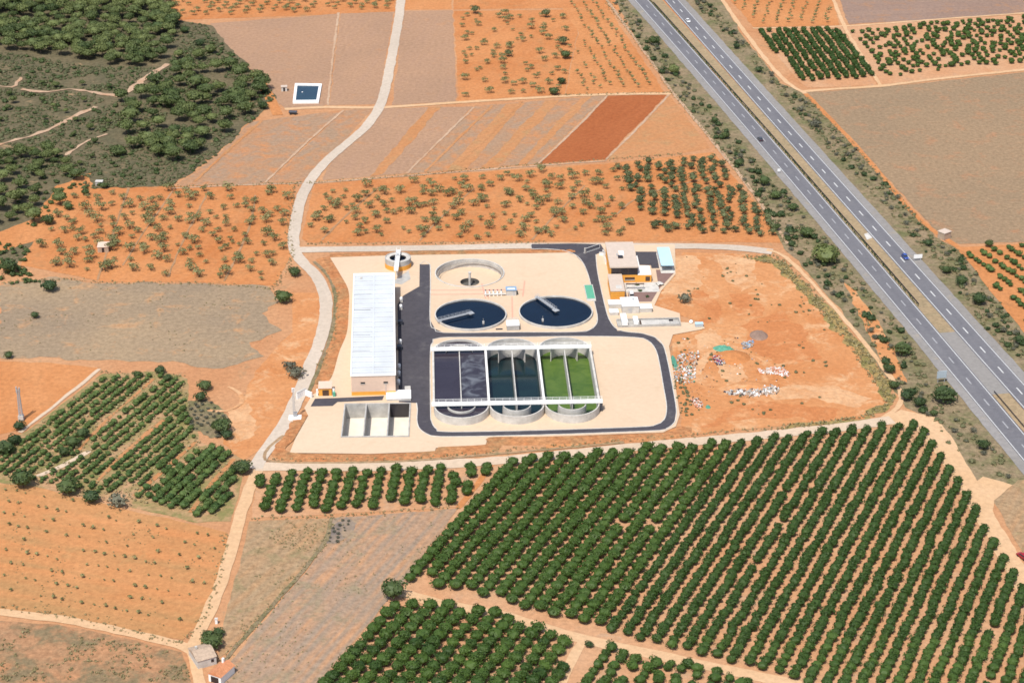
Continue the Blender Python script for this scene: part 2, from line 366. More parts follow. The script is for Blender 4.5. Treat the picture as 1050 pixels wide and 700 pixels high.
K_drk = Kind('bushy_tree', 'tree', M['l_dark'], [crown(100+i, 2.6, 3.5, 2.0, 480, .46, 9, core=.74, spread=.55, lr=.5) for i in range(5)], trunk_mesh('trunk', 1.0, .2, 3, 1.0, 6))
K_gry = Kind('dry_shrub', 'shrub', M['l_grey'], [crown(120+i, 2.6, 3.0, 1.7, 240, .55, 8, core=.5, spread=.6, lr=.45) for i in range(3)])
K_grv = Kind('young_citrus_tree', 'tree', M['l_grove'], [crown(140+i, 1.4, 1.9, 1.05, 150, .36, 5, core=.76) for i in range(6)])
K_sap = Kind('sapling', 'tree', M['l_almond'], [crown(160+i, .75, 1.1, .7, 30, .36, 3, core=.5) for i in range(4)])
K_yal = Kind('young_almond_tree', 'tree', M['l_almond'], [crown(180+i, 1.25, 1.9, 1.5, 48, .45, 4, core=.45) for i in range(4)])
K_scr = Kind('scrub', 'scrub', M['l_scrub'], [crown(200+i, 1.25, 1.25, .4, 60, .4, 5, core=.72) for i in range(5)])
K_dry = Kind('dry_weeds', 'weeds', M['l_dry'], [crown(220+i, .7, .8, .25, 18, .36, 3, core=0) for i in range(4)])
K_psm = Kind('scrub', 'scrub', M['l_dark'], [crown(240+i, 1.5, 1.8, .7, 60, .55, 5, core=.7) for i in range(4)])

# ================================================================== SETTING
PZ = 0.25                                   # level of the plant's platform
plat_px = [(338,263),(420,261.5),(560,259),(590,258),(588,250),(625,250),(662,251),(692,250.5),(692.8,281),(678,298),(671,313),(697,321),(698,330),(720,331.5),(720,337.5),(690,343),(686,355),(691,385),(697,425),(693,437),(680,443),(560,447.5),(500,449),(498,456),(447,459),(446,462.5),(380,465),(297,464),(303,449),(316,426),(312,418),(320,405),(333,396),(340,385),(347.5,361),(355,342),(357,322),(357,299),(349,282)]
plat = [tuple(P(*p, PZ)[:2]) for p in plat_px]
AX = R(3.3)                                 # the plant's own axes
ux, uy = Vector((math.cos(AX), math.sin(AX))), Vector((-math.sin(AX), math.cos(AX)))
# pits cut through the platform
emp_c = P(481.6, 279.3, .6); EMP_R = 14.1
c1_c = P(482.6, 321.5, 1.3); C1_R = 13.9
c2_c = P(569.9, 318.7, 1.3); C2_R = 14.35
AR = 3.3                                    # rim height of the aeration tanks
a_tl = P(446.5, 359.5, AR); a_bl = P(444.8, 415.5, AR); a_br = P(614.5, 410.5, AR)
TW = ((a_br-a_bl).length)/3; TL = (a_tl-a_bl).length; TR_ = TW/2
a_o = Vector((a_bl.x, a_bl.y, 0)); adir = (a_br-a_bl).xy.normalized(); bdir = (a_tl-a_bl).xy.normalized()
bdir = (bdir*.5+Vector((-adir.y, adir.x))*.5).normalized(); adir = Vector((bdir.y, -bdir.x))
AANG = math.atan2(adir.y, adir.x)
def A2(x, y): q = a_o.xy+adir*x+bdir*y; return (q.x, q.y)
def stadium(cx, r, y0, y1, n=20):
    return [(cx+r*math.cos(t), y1+r*math.sin(t)) for t in (math.pi*i/n for i in range(n+1))] + [(cx-r*math.cos(t), y0-r*math.sin(t)) for t in (math.pi*i/n for i in range(n+1))]
aer_loops = []
full = []
for k in range(3): full += [(TW*(k+.5)+(TR_-.02)*math.cos(t), TL+(TR_-.02)*math.sin(t)) for t in (math.pi-math.pi*i/20 for i in range(21))]
for k in (2, 1, 0): full += [(TW*(k+.5)+(TR_-.02)*math.cos(t), -(TR_-.02)*math.sin(t)) for t in (math.pi*i/20 for i in range(21))]
bin_tl, bin_tr, bin_bl = P(350.4, 413.3, .6), P(418.6, 412.6, .6), P(349.2, 447.6, .6)
BW = (bin_tr-bin_tl).length; BD = (bin_tl-bin_bl).length
bin_o = Vector((bin_bl.x, bin_bl.y, 0)); BANG = R(1.2)
bu, bv = Vector((math.cos(BANG), math.sin(BANG))), Vector((-math.sin(BANG), math.cos(BANG)))
bin_loop = [tuple((bin_o.xy+bu*x+bv*y)[:]) for x, y in ((.2, .2), (BW-.2, .2), (BW-.2, BD-.2), (.2, BD-.2))]
pits = [circ(EMP_R-.15, 64, emp_c.x, emp_c.y), circ(C1_R-.15, 64, c1_c.x, c1_c.y), circ(C2_R-.15, 64, c2_c.x, c2_c.y), [A2(*p) for p in full], bin_loop]
gap = []
cx_ = sum(p[0] for p in plat)/len(plat); cy_ = sum(p[1] for p in plat)/len(plat)
gap = [((p[0]-cx_)*.965+cx_, (p[1]-cy_)*.965+cy_) for p in plat]
BIG = 9000
fill('ground', [(-BIG, -3000), (BIG, -3000), (BIG, 2*BIG), (-BIG, 2*BIG)], -.05, M['ground'], [[(p[0], p[1]) for p in pits[0]], pits[1], pits[2], pits[3], pits[4]])
fill('platform', plat, PZ, M['cream'], pits)

# fields
Z1, Z2, Z3 = .0, .05, .10
for nm, pp, mt in [
 ('field', [(165,-25),(407,-25),(405,12),(290,17),(172,21)], 'almond'),
 ('field', [(215,24),(300,18),(348,14),(337,107),(328,109),(292,112),(280,100),(262,74),(226,48)], 'rose'),
 ('field', [(349,14),(404,12.5),(387,107),(338,108)], 'rose'),
 ('field', [(414,11.5),(464,10.5),(468,104),(402,108)], 'rose'),
 ('field', [(414,-25),(462,-25),(463,9.5),(413,10.5)], 'orange'),
 ('field', [(465,-25),(615,-25),(636,10),(576,8.5),(465,10)], 'almond'),
 ('field', [(465,11.5),(583,10),(592,34),(579,97),(470,104)], 'almond'),
 ('field', [(577,8),(600,8),(622,6),(682,95),(660,97),(580,97),(593,34)], 'orange'),
 ('field', [(258,125),(352,113),(268,189),(180,191),(222,160)], 'rosed'),
 ('field', [(354,113),(382,111),(322,180),(308,188),(272,189)], 'rosed'),
 ('field', [(394,111),(485,109.5),(416,178),(330,185),(335,172)], 'rose'),
 ('field', [(487,109),(622,98),(550,168),(418,178)], 'rosed'),
 ('field', [(624,98.5),(684,97),(620,163.5),(553,168)], 'plowed'),
 ('field', [(687,98),(729,152),(700,157),(623,163.5)], 'tri'),
 ('field', [(322,189),(420,181),(620,168),(731,156),(772,205),(803,240),(803,249),(640,247),(316,249),(309,244)], 'almond'),
 ('field', [(62,196),(115,192),(304,188),(296,238),(298,262),(282,293),(200,289),(110,289),(22,272),(40,235)], 'almond'),
 ('field', [(0,292),(60,284),(110,290),(200,290.5),(268,293),(288,306),(266,322),(290,338),(258,350),(268,366),(222,378),(170,371),(0,366)], 'grey'),
 ('field', [(-30,369),(50,372),(102,377),(75,400),(28,438),(-30,452)], 'orange'),
 ('field', [(104,384),(165,380),(192,388),(193,412),(205,452),(252,470),(246,500),(236,534),(200,536),(120,515),(60,504),(-20,492),(-20,462),(28,442)], 'grove'),
 ('field', [(-30,494),(30,498),(110,517),(190,536),(234,546),(226,592),(203,640),(188,655),(150,650),(60,632),(-30,620)], 'sapl'),
 ('field', [(-30,634),(60,640),(140,656),(186,668),(198,700),(204,740),(-40,740)], 'brown'),
 ('field', [(256,534),(338,531),(334,552),(310,585),(250,650),(224,676),(232,625),(244,585)], 'weedy'),
 ('field', [(341,531),(470,521),(428,580),(406,606),(325,704),(290,745),(225,745),(226,690),(312,587),(336,553)], 'stubble'),
 ('field', [(262,483),(350,479),(506,475),(470,519),(340,527),(258,531)], 'citrus'),
 ('field', [(508,475),(620,464),(760,452),(900,437),(938,434),(962,452),(990,500),(1030,570),(1065,625),(1120,760),(300,760),(330,700),(405,608),(470,522)], 'citrus'),
 ('field', [(775,29),(863,27),(900,88),(828,90),(818,83)], 'citrus'),
 ('field', [(866,27),(1080,13),(1080,68),(960,80),(902,87)], 'citrus'),
 ('field', [(728,-25),(850,-25),(860,26),(773,28)], 'orange'),
 ('field', [(853,-25),(1090,-25),(1090,12),(870,25)], 'purple'),
 ('field', [(826,95),(900,90),(1090,70),(1090,247),(984,250),(965,243),(880,150)], 'rfield'),
 ('field', [(984,253),(1095,248),(1095,420),(1050,334)], 'orange'),
 ('field', [(1018,512),(1045,492),(1110,480),(1110,640),(1052,572)], 'weedy'),
 ('lot', [(700,258),(790,262),(812,278),(850,320),(890,370),(914,405),(912,418),(890,428),(800,436),(700,446),(680,450),(600,455),(560,460),(560,440),(700,440),(700,430),(690,380),(690,340),(720,330),(668,314),(675,298),(690,283)], 'lot'),
 ('dirt', [(228,455),(262,380),(300,340),(300,300),(330,300),(330,345),(312,385),(300,425),(270,460),(250,472)], 'lot')]:
    FZ = globals().get('FZ', 0.0)+.0007; sheet(nm, pp, FZ if nm != 'dirt' else .034, M[mt], 2.6 if mt == 'grey' else .9)
for pp, mt in [([(712,345),(730,338),(742,345),(738,360),(724,366),(720,392),(712,388),(716,360)], 'pale'), ([(735,262),(770,266),(775,285),(760,300),(742,285)], 'pale'), ([(780,402),(815,393),(862,398),(895,408),(880,416),(830,408),(795,409)], 'pale'), ([(706,300),(722,296),(738,312),(736,330),(720,332),(722,316)], 'redd'), ([(765,328),(800,320),(830,345),(845,368),(800,372),(770,360)], 'redd'), ([(760,415),(800,412),(860,420),(850,428),(780,430),(720,436)], 'redd'), ([(745,300),(770,302),(782,322),(765,326)], 'redd'), ([(692,262),(715,262),(720,290),(700,305),(682,300)], 'pale'), ([(735,376),(760,372),(768,385),(745,395)], 'pale'), ([(236,420),(258,415),(262,440),(244,452),(232,440)], 'pale'), ([(193,414),(214,409),(240,434),(229,451),(197,441)], 'verge'), ([(337,545),(352,532),(361,535),(348,557),(338,559)], 'greyp'), ([(788,262),(806,270),(842,306),(884,352),(912,392),(919,406),(905,425),(860,433),(800,440),(800,436),(880,428),(909,411),(877,364),(828,304),(795,272),(765,265)], 'weedp')]:
    FZ += .0007; sheet('dirt', pp, .012+FZ, M[mt], 3.2, 1.2)
for pp in [[(520,107),(537,105.5),(478,174),(458,175.5)], [(560,103.5),(574,102.5),(510,171),(494,172.5)], [(596,100.5),(606,99.5),(540,168.5),(530,169.3)], [(440,110.3),(452,110),(392,179),(378,181)]]:
    FZ += .0007; sheet('field', pp, .012+FZ, M['tri'], 1.2)
# verges of the motorway and the scrub ground
sheet('verge', [(618,-25),(660,-25),(712,50),(800,160),(890,268),(955,352),(1010,418),(1075,500),(1050,520),(1015,510),(985,470),(958,432),(930,418),(912,392),(860,315),(806,255),(776,205),(735,150),(690,95),(655,45)], .02, M['verge'], 1.2)
sheet('dirt', [(866,290),(878,298),(900,330),(922,368),(928,392),(914,386),(892,346)], .0265, M['lot'], 1.5)
sheet('verge', [(672,-25),(728,-25),(760,35),(800,85),(830,98),(880,152),(960,243),(985,256),(1050,336),(1090,380),(1090,440),(1000,345),(918,245),(838,165),(748,62),(690,-10)], .02, M['verge'], 1.2)
# hill under the pines
gx, gy = 70, 70; x0, x1, y0, y1 = -420, -110, 880, 1330; vs = []; fs = []
for j in range(gy+1):
    for i in range(gx+1):
        x = x0+(x1-x0)*i/gx; y = y0+(y1-y0)*j/gy; h = hill_h(x, y)
        vs.append((x, y, h+.04 if h > .3 else h-.3))
for j in range(gy):
    for i in range(gx): k = j*(gx+1)+i; fs.append((k, k+1, k+gx+2, k+gx+1))
me = bpy.data.meshes.new('hill'); me.from_pydata(vs, [], fs)
for p in me.polygons: p.use_smooth = True
struct(link('hill', me, M['scrub']))
sheet('scrubland', [(-25,-30),(164,-30),(174,20),(216,26),(262,76),(284,100),(256,126),(220,160),(176,191),(62,195),(40,236),(20,270),(-25,262)], .03, M['scrub'], 2)
sheet('dirt', [(60,190),(92,178),(96,205),(70,228),(42,245),(0,258),(-10,240),(35,225)], .07, M['orange'], 2)
for pts, w in [([(-5,150),(30,140),(52,132),(76,120),(98,110)], 2.6), ([(22,92),(48,95),(72,92),(105,97),(122,98)], 2.2), ([(118,100),(130,95),(140,88),(150,80),(160,74),(172,66)], 3.4), ([(68,160),(90,145),(110,138)], 1.6), ([(-5,88),(12,90),(22,80)], 1.5)]:
    ribbon('path', [G(*p) for p in pts], w, .30, M['strip'], 1.8, True, hfun=hill_h)
# orange aprons and small tracks between the fields
for pts, w, mt in [
 ([(292,112),(330,110),(392,110),(470,105),(580,98.5),(640,96.5),(688,96)], 3.2, 'sandy'),
 ([(347,13),(341,60),(336,108)], 1.0, 'strip'), ([(352,113),(310,150),(270,189)], 1.1, 'strip'), ([(486,110),(450,145),(417,178)], 1.1, 'strip'),
 ([(505,108),(470,142),(436,176)], 1.4, 'tri'), ([(686,97),(655,130),(621,164)], 1.1, 'strip'), ([(623,98),(590,132),(552,168)], 1.1, 'strip'), ([(535,104),(500,140),(462,175)], 1.4, 'tri'),
 ([(268,124),(230,158),(200,186)], 1.4, 'tri'), ([(176,193),(240,190),(305,188),(330,187),(420,180),(550,170),(622,165)], 1.2, 'strip'),
 ([(262,76),(274,95),(285,118)], 5, 'orange'),
 ([(728,-20),(760,28),(800,78),(826,96)], 2.5, 'sandy'), ([(822,94),(860,91),(905,88),(960,81),(1085,68)], 3.0, 'sandy'), ([(772,29),(862,27),(960,20),(1085,11)], 2, 'sandy'), ([(848,-20),(866,27),(903,88)], 2, 'sandy'),
 ([(826,96),(880,152),(940,222),(985,256),(1020,300),(1060,348)], 2.6, 'orange'),
 ([(268,474),(258,495),(246,530),(236,568),(224,605),(208,640),(196,665)], 4.0, 'sandy'),
 ([(-20,625),(60,634),(130,648),(190,663),(200,680),(208,720)], 3.4, 'sandy'),
 ([(400,604),(450,618),(520,632),(598,655),(700,677),(800,698),(860,712)], 4.6, 'sandy'),
 ([(598,655),(580,690),(570,720)], 3, 'sandy'),
 ([(690,95),(735,150),(778,205),(808,250)], 1.6, 'strip'), ([(622,0),(655,45),(690,95)], 1.4, 'strip'),
 ([(132,192),(116,240),(100,287)], .9, 'dirtline'), ([(178,195),(148,237),(126,272)], .9, 'dirtline'), ([(214,196),(190,242),(172,284)], .9, 'dirtline'), ([(262,200),(255,235),(230,288)], .9, 'dirtline'),
 ([(330,246),(356,220),(388,192)], .9, 'dirtline'), ([(430,247),(450,225),(486,193)], .9, 'dirtline'), ([(545,246),(570,220),(600,190)], .9, 'dirtline'), ([(632,220),(660,200),(735,180)], .9, 'dirtline'),
 ([(102,378),(75,400),(50,420),(20,443)], 1.6, 'path'), ([(158,388),(110,430),(80,462)], 1.2, 'tri'), ([(168,430),(130,462),(98,495)], 1.6, 'tri'), ([(202,452),(170,480),(138,508)], 1.6, 'tri'),([(240,470),(215,498),(195,525)], 1.6, 'tri'), ([(92,462),(62,478),(38,488)], 2.0, 'path'),
 ([(213,420),(232,421),(247,413),(246,403),(234,396)], 1.4, 'pale'), ([(340,530),(334,553),(310,585),(262,640),(225,682)], 1.4, 'verge'), ([(505,475),(470,521)], 2.0, 'orange'),
 ]:
    ribbon('path', pts, w, Z3 if mt != 'orange' else .08, M[mt], .5)
# the pale road down from the north, the perimeter roads
ribbon('road', [(413,-30),(411,0),(408,25),(399,72),(391,105),(374,131),(338,162),(319,184),(308,206),(302,235),(301,252),(308,266),(325,284),(334,308),(331,340),(318,375),(305,408),(290,437),(268,468),(262,480)], 5.0, .14, M['pathg'], .4)
ribbon('road', [(300,256),(340,255.5),(450,254),(545,252),(660,252),(740,253),(792,258)], 5.6, .13, M['pathg'], .3)
ribbon('road', [(786,256),(806,264),(842,300),(882,346),(912,385),(924,404),(920,418),(905,428)], 1.9, .13, M['sandy'], .5)
ribbon('road', [(262,478),(330,478),(400,478),(520,471),(640,459),(760,448),(860,438),(915,430)], 5.6, .145, M['path'], .6)
sheet('road', [(895,432),(925,420),(958,428),(975,446),(1000,490),(1030,545),(1075,620),(1075,665),(1040,600),(1010,548),(985,505),(962,468),(940,440)], .15, M['sandy'], .8)
sheet('road', [(985,500),(1008,488),(1040,498),(1020,512),(1018,530)], .16, M['sandy'], 1)
# concrete ditch that follows the plant on the west
ribbon('ditch', [(322,268),(338,285),(344,308),(340,340),(328,375),(316,402)], 1.5, .16, M['verge'], .2)
ribbon('ditch', [(291,446),(276,458),(271,468),(280,473),(330,474),(420,472),(520,464),(640,453)], 1.3, .16, M['weedy'], .3)
# ------------------------------------------------------------------ eroded bank round the platform
def bank(pts, w, hc):
    L = smooth_line([P(*p, 0) for p in pts], 1.5); vs = []; fs = []; K = 7
    for i, p in enumerate(L):
        t = (L[min(i+1, len(L)-1)]-L[max(i-1, 0)]).normalized(); nrm = Vector((t.y, -t.x))
        for k in range(K):
            f = k/(K-1); q = p+nrm*(f*w)
            z = hc*math.sin(math.pi*min(1, .12+f*.88))+.35*noise.noise((q.x*.5, q.y*.5, 0))*math.sin(math.pi*f)+(PZ-.06)*(1-f)-.03*f
            vs.append((q.x, q.y, z))
    for i in range(len(L)-1):
        for k in range(K-1): a = i*K+k; fs.append((a, a+1, a+K+1, a+K))
    me = bpy.data.meshes.new('bank'); me.from_pydata(vs, [], fs); return struct(link('bank', me, M['bank']))
bank([(590,259),(560,260),(420,262),(338,264.5)], 4.2, .25)
bank([(338,264),(349,282),(357.4,299),(357.4,322),(355.5,342),(348,361),(341,385),(334,395)], 6.0, .3)
bank([(316,426),(303,449),(297,464),(380,466),(447,462.6),(449,459),(499,456),(501,449),(560,448),(680,443.8),(694,438)], 5.5, .3)
# ------------------------------------------------------------------ plant roads
asp_px = [(430.3,271),(440.8,271),(441,328),(446,337),(455,341),(520,340.6),(590,340.3),(604,338.5),(611,333),(612.5,325),(609,308),(604,285),(598,270),(590,261.5),(578,257),(560,255.2),(545,255),(545,250.2),(588,249.6),(616,250.5),(620,257),(611,261),(613,280),(620,312),(625,328),(633,337.5),(645,340.5),(657,341.5),(671,345.5),(680,354),(685,372),(689.5,395),(693.5,420),(691.5,433),(683,439.5),(670,441.5),(560,445.5),(460,447.5),(440,445.8),(430,439),(427.5,430),(428,420),(427,413),(409,412),(407.5,312),(413.5,303),(430,293.5)]
isl_px = [(441.5,420),(441.3,362),(444,351),(452,346.2),(520,345.6),(600,344.8),(650,345.8),(664,349),(672,358),(676,372),(680,395),(683.5,417),(681,430),(672,435.5),(655,437.5),(560,440.8),(460,442.6),(448,440),(442.6,432)]
ZA = PZ+.03
asp = [P(*p, ZA) for p in asp_px]; isl = [tuple(q) for q in smooth_line([P(*p, ZA) for p in isl_px], 2.5, True)]
fill('road', [tuple(p[:2]) for p in asp], ZA, M['asphalt'], [isl])
fill('road', [tuple(P(*p, ZA)[:2]) for p in [(318.5,416.5),(323,408.5),(345,407.8),(394,405.6),(392,410),(346,412),(341,416)]], ZA, M['asphalt'])
fill('road', [tuple(P(*p, ZA)[:2]) for p in [(651.5,258),(673,258),(676,275),(668,275),(667.5,272),(654.5,271.5)]], ZA, M['asphalt'])
fill('pavement', [tuple(P(*p, ZA)[:2]) for p in [(672.5,276.5),(691,276.5),(691,280),(675.5,296.5),(668,309),(644,309.5),(644,296.5),(675.5,295)]], ZA, M['paver'])
fill('pavement', [tuple(P(*p, ZA)[:2]) for p in [(401,290),(419,277),(421,286),(412,291.5)]], ZA+.01, M['conc'])
# kerbs along the plant roads
def kerb(pts, closed=False):
    L = smooth_line([P(*p, ZA) for p in pts], 2.0, closed); bm = bmesh.new(); V = []
    n = len(L)
    for i, p in enumerate(L):
        a = L[(i-1) % n] if closed or i else L[0]; b = L[(i+1) % n] if closed or i < n-1 else L[-1]
        t = (b-a).normalized(); nr = Vector((t.y, -t.x))*.16
        V.append([bm.verts.new((p.x+nr.x*s, p.y+nr.y*s, z)) for s, z in ((-1, PZ-.05), (-1, PZ+.15), (1, PZ+.15), (1, PZ-.05))])
    for i in range(n if closed else n-1):
        A, B = V[i], V[(i+1) % n]
        for k in range(3): bm.faces.new((A[k], A[k+1], B[k+1], B[k]))
    return struct(bm_obj('kerb', bm, M['concl']))
kerb(isl_px, True); kerb(asp_px[0:18]); kerb([(611,261),(613,280),(620,312),(625,328),(633,337.5),(645,340.5),(657,341.5),(671,345.5),(680,354),(685,372),(689.5,395),(693.5,420),(691.5,433),(683,439.5),(670,441.5),(560,445.5),(460,447.5),(440,445.8),(430,439),(427.5,430),(428,420),(427,413)])
# pale pink trench lines over the gravel
for a, b in [((441.5,297.6),(538,297)), ((441.5,302),(498,301.2)), ((525,304),(525.5,326)), ((536,304),(538,288)), ((498,297.5),(501,306)), ((494,291),(498,306))]:
    ribbon('drain', [P(*a, PZ), P(*b, PZ)], .5, PZ+.02, M['pinkp'], .02, True)
# ------------------------------------------------------------------ motorway
Ld = [P(*p) for p in [(655,-3),(674.3,18.6),(701.4,51),(731.4,85),(822.4,190),(861.6,235.7),(904.3,284.2),(949.9,338),(981.7,375.3),(1031.5,437),(1082,500)]]
Rd = [P(*p) for p in [(678,-14),(693.6,5.7),(721.7,39),(741.7,62.7),(763.9,87),(785.4,111),(850.2,182.6),(879.3,213.7),(908.9,246.6),(941.3,282.2),(973.4,318.6),(1007.5,357.6),(1043.7,400.6),(1085,450)]]
def fit(pts):
    y = np.array([p.y for p in pts]); x = np.array([p.x for p in pts]); c = np.polyfit((y-800)/300, x, 2)
    return lambda yy: float(np.polyval(c, (yy-800)/300))
fL, fR = fit(Ld), fit(Rd)
def center(f, ya, yb, st=8.):
    n = max(1, int(abs(yb-ya)/st)); return [Vector((f(ya+(yb-ya)*i/n), ya+(yb-ya)*i/n)) for i in range(n+1)]
YA, YB = 560, 1330
cl, cr = center(fL, YA, YB), center(fR, YA, YB)
# going north: offset + is to the east
fm = lambda y: (fL(y)+fR(y))/2
ribbon('shoulder', cl, 4.0, .14, M['shoulder'], .35, True, off=-5.5)
ribbon('shoulder', cr, 4.2, .14, M['shoulder'], .35, True, off=5.7)
ribbon('road', cl, 8.2, .16, M['road'], 0, True, off=.1)
ribbon('road', cr, 8.2, .16, M['road'], 0, True, off=-.1)
for c, sgn in ((cl, 1), (cr, -1)):
    ribbon('road_marking', c, .34, .215, M['line'], 0, True, off=-3.55)
    ribbon('road_marking', c, .34, .215, M['line'], 0, True, off=3.55)
yM1 = P(949, 314).y; yM2 = P(1026, 404).y
mm = lambda a, b: center(fm, a, b)
ribbon('median', mm(P(975, 341).y, YB), 6.4, .13, M['median'], .2, True)
ribbon('median', mm(yM2, P(975, 341).y), 6.8, .13, M['medpave'], .05, True)
ribbon('median', mm(YA, yM2), 6.4, .13, M['median'], .2, True)
sheet('median', [(886,240),(893,237.5),(896,243),(889,246)], .15, M['concl'], .1)
# dashes: 5 m paint, 12 m gap, one object for each carriageway's broken line
for f, ph in ((fL, P(822.4, 190).y), (fR, P(850.2, 182.6).y)):
    vs = []; fs = []; y = ph-17*30
    while y < YB:
        if y > YA:
            t = Vector((f(y+1)-f(y-1), 2)).normalized(); n = Vector((t.y, -t.x)); c = Vector((f(y), y)); k = len(vs)
            for a, b in ((-2.6, -.27), (-2.6, .27), (2.6, .27), (2.6, -.27)): q = c+t*a+n*b; vs.append((q.x, q.y, .26))
            fs.append((k, k+1, k+2, k+3))
        y += 16.7
    me = bpy.data.meshes.new('road_marking'); me.from_pydata(vs, [], fs); struct(link('road_marking', me, M['line' if f is fR else 'lineold']))
def guard(name, pts, off, label, h=.75, mat='steel'):
    r = empty(name, (pts[0].x, pts[0].y, .13)); bm = bmesh.new(); L = [p for p in pts]; o0 = Vector((pts[0].x, pts[0].y))
    pp = []
    for i, p in enumerate(L):
        t = (L[min(i+1, len(L)-1)]-L[max(i-1, 0)]).normalized(); pp.append(p+Vector((t.y, -t.x))*off-o0)
    V = [[bm.verts.new((p.x+dx, p.y, z)) for dx, z in ((-.09, h-.4), (-.09, h), (.09, h), (.09, h-.4))] for p in pp]
    for A, B in zip(V, V[1:]):
        for k in range(4): bm.faces.new((A[k], A[(k+1) % 4], B[(k+1) % 4], B[k]))
    bm_obj('rail', bm, M[mat], r)
    pm = None
    for p in pp[::2][:95]:
        if pm is None:
            bm = bmesh.new(); box(bm, -.06, .06, -.08, .08, -.1, h-.05); q = bm_obj('post', bm, M[mat], r); pm = q.data
        else: q = link('post', pm); q.parent = r
        q.location = (p.x, p.y, 0)
    tag(r, label, 'guard rail'); return r
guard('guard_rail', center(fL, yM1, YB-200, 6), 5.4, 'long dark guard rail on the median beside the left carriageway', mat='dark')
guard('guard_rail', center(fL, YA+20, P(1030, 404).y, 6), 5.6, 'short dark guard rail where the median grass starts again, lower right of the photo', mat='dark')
K_psm.joined('rail_clumps', [((fL(y)+5.0+random.uniform(-.3, .3), y, .1), random.uniform(.2, .36)) for y in np.arange(yM1, 1150, 1.1)], 'low dark clumps in a line under the median guard rail', 'scrub')  # row of small dark clumps drawing the dark line along the rail

# ================================================================== THE TREATMENT PLANT
def part(name, mat, parent, *bs, bev=0): return boxes(name, M[mat], parent, *bs, bev=bev)
def at(name, px, py, z=PZ, rz=AX): return empty(name, P(px, py, z), rz)
def rail(bm, x0, y0, x1, y1, z, h=1.05, n=6):
    for k in range(n+1):
        t = k/n; tube(bm, (x0+(x1-x0)*t, y0+(y1-y0)*t, z), (x0+(x1-x0)*t, y0+(y1-y0)*t, z+h), .05, n=5)
    for zz in (h*.5, h): tube(bm, (x0, y0, z+zz), (x1, y1, z+zz), .05, n=5)

# --- long white-roofed hall
r0 = P(360, 385, PZ+8); w_ = (P(405, 382, PZ+8)-r0).length; d_ = (P(366, 281, PZ+8)-r0).length
hall = empty('industrial_building', (r0.x, r0.y, PZ), AX)
part('wall', 'wallp', hall, (0, w_, 0, d_, 0, 7.7))
part('base_band', 'orangew', hall, (-.04, w_+.04, -.04, .5, 0, 1.5))
rf = part('roof', 'white', hall, (-.25, w_+.25, -.25, .2, 7.7, 8.2), (-.25, w_+.25, d_-.2, d_+.25, 7.7, 8.2), (-.25, .2, .2, d_-.2, 7.7, 8.2), (w_-.2, w_+.25, .2, d_-.2, 7.7, 8.2))
bm = bmesh.new(); nseg = 42
for k in range(nseg):                       # ribbed sheet roof, very low pitch
    a = .2+(d_-.4)*k/nseg; b = .2+(d_-.4)*(k+1)/nseg
    box(bm, .2, w_/2-.1, a, b-.3, 7.7, 7.9+.08*(k % 2)); box(bm, w_/2+.1, w_-.2, a, b-.3, 7.7, 7.9+.08*(k % 2))
box(bm, w_/2-.3, w_/2+.3, .2, d_-.2, 7.985, 8.05); bm_obj('roof_sheet', bm, M['roofw'], rf)
for fx in (.26, .78):
    f = part('window', 'dark', hall, (w_*fx-.8, w_*fx+.8, -.05, .02, 4.6, 5.3)); part('sill', 'concl', f, (w_*fx-.9, w_*fx+.9, -.14, -.051, 4.45, 4.6))
part('downpipe', 'steel', hall, (w_*.78-.08, w_*.78+.08, -.16, -.052, .2, 4.4))
for fy in (.22, .37, .62, .78): part('roof_conduit', 'steel', hall, (.3, w_*.42, d_*fy, d_*fy+.28, 7.95, 8.12))
part('roof_vent', 'concl', hall, (w_*.15, w_*.15+.9, d_*.95, d_*.95+.9, 7.9, 8.3))
for k, fy in enumerate((.12, .3, .5, .68)): part('door', 'concl' if k % 2 else 'bwin', hall, (w_-.01, w_+.05, d_*fy, d_*fy+3.4, 0, 3.6))
tag(hall, 'long hall with a bright white sheet roof and pinkish end wall', 'industrial building')
for i, (a, b) in enumerate([(411.4,309.5),(411,317),(410.4,352.8),(409.2,378),(409,385),(408.6,394)]):
    o = at('ventilation_unit', a, b); part('base', 'concl', o, (-.6, .6, -.6, .6, 0, .7))
    bm = bmesh.new(); tube(bm, (0, 0, .7), (0, 0, 1.5), .62, .62, 16); bmesh.ops.create_uvsphere(bm, u_segments=16, v_segments=8, radius=.66, matrix=Matrix.Translation((0, 0, 1.5)))
    bm_obj('dome', bm, M['white'], o, True)
    tag(o, ['white domed vent unit at the hall wall, nearest the round thickener', 'white domed vent unit at the hall wall, second from the thickener end', 'lone white domed vent unit halfway along the hall wall', 'white domed vent unit by the hall, top of the three near its end wall', 'white domed vent unit by the hall, middle of the three near its end wall', 'white domed vent unit by the hall, lowest of the three near its end wall'][i], 'vent unit', 'white vent units along the hall')
for i, (a, b) in enumerate([(410.6,332.5),(409.6,358)]):  # plain dark boxes drawing two black squares beside the hall
    o = at('black_box', a, b); part('body', 'card', o, (-.9, .9, -1, 1, .2, 1.5), bev=.08); part('lid', 'dark', o, (-.95, .95, -1.05, 1.05, 1.5, 1.62)); part('skid', 'steel', o, (-.7, -.5, -1, 1, 0, .2), (.5, .7, -1, 1, 0, .2))
    tag(o, ['black waste container beside the hall, the one nearer the clarifiers\' upper edge', 'black box beside the hall, the one lower down by the dark left basin'][i], 'container', 'black boxes beside the hall')
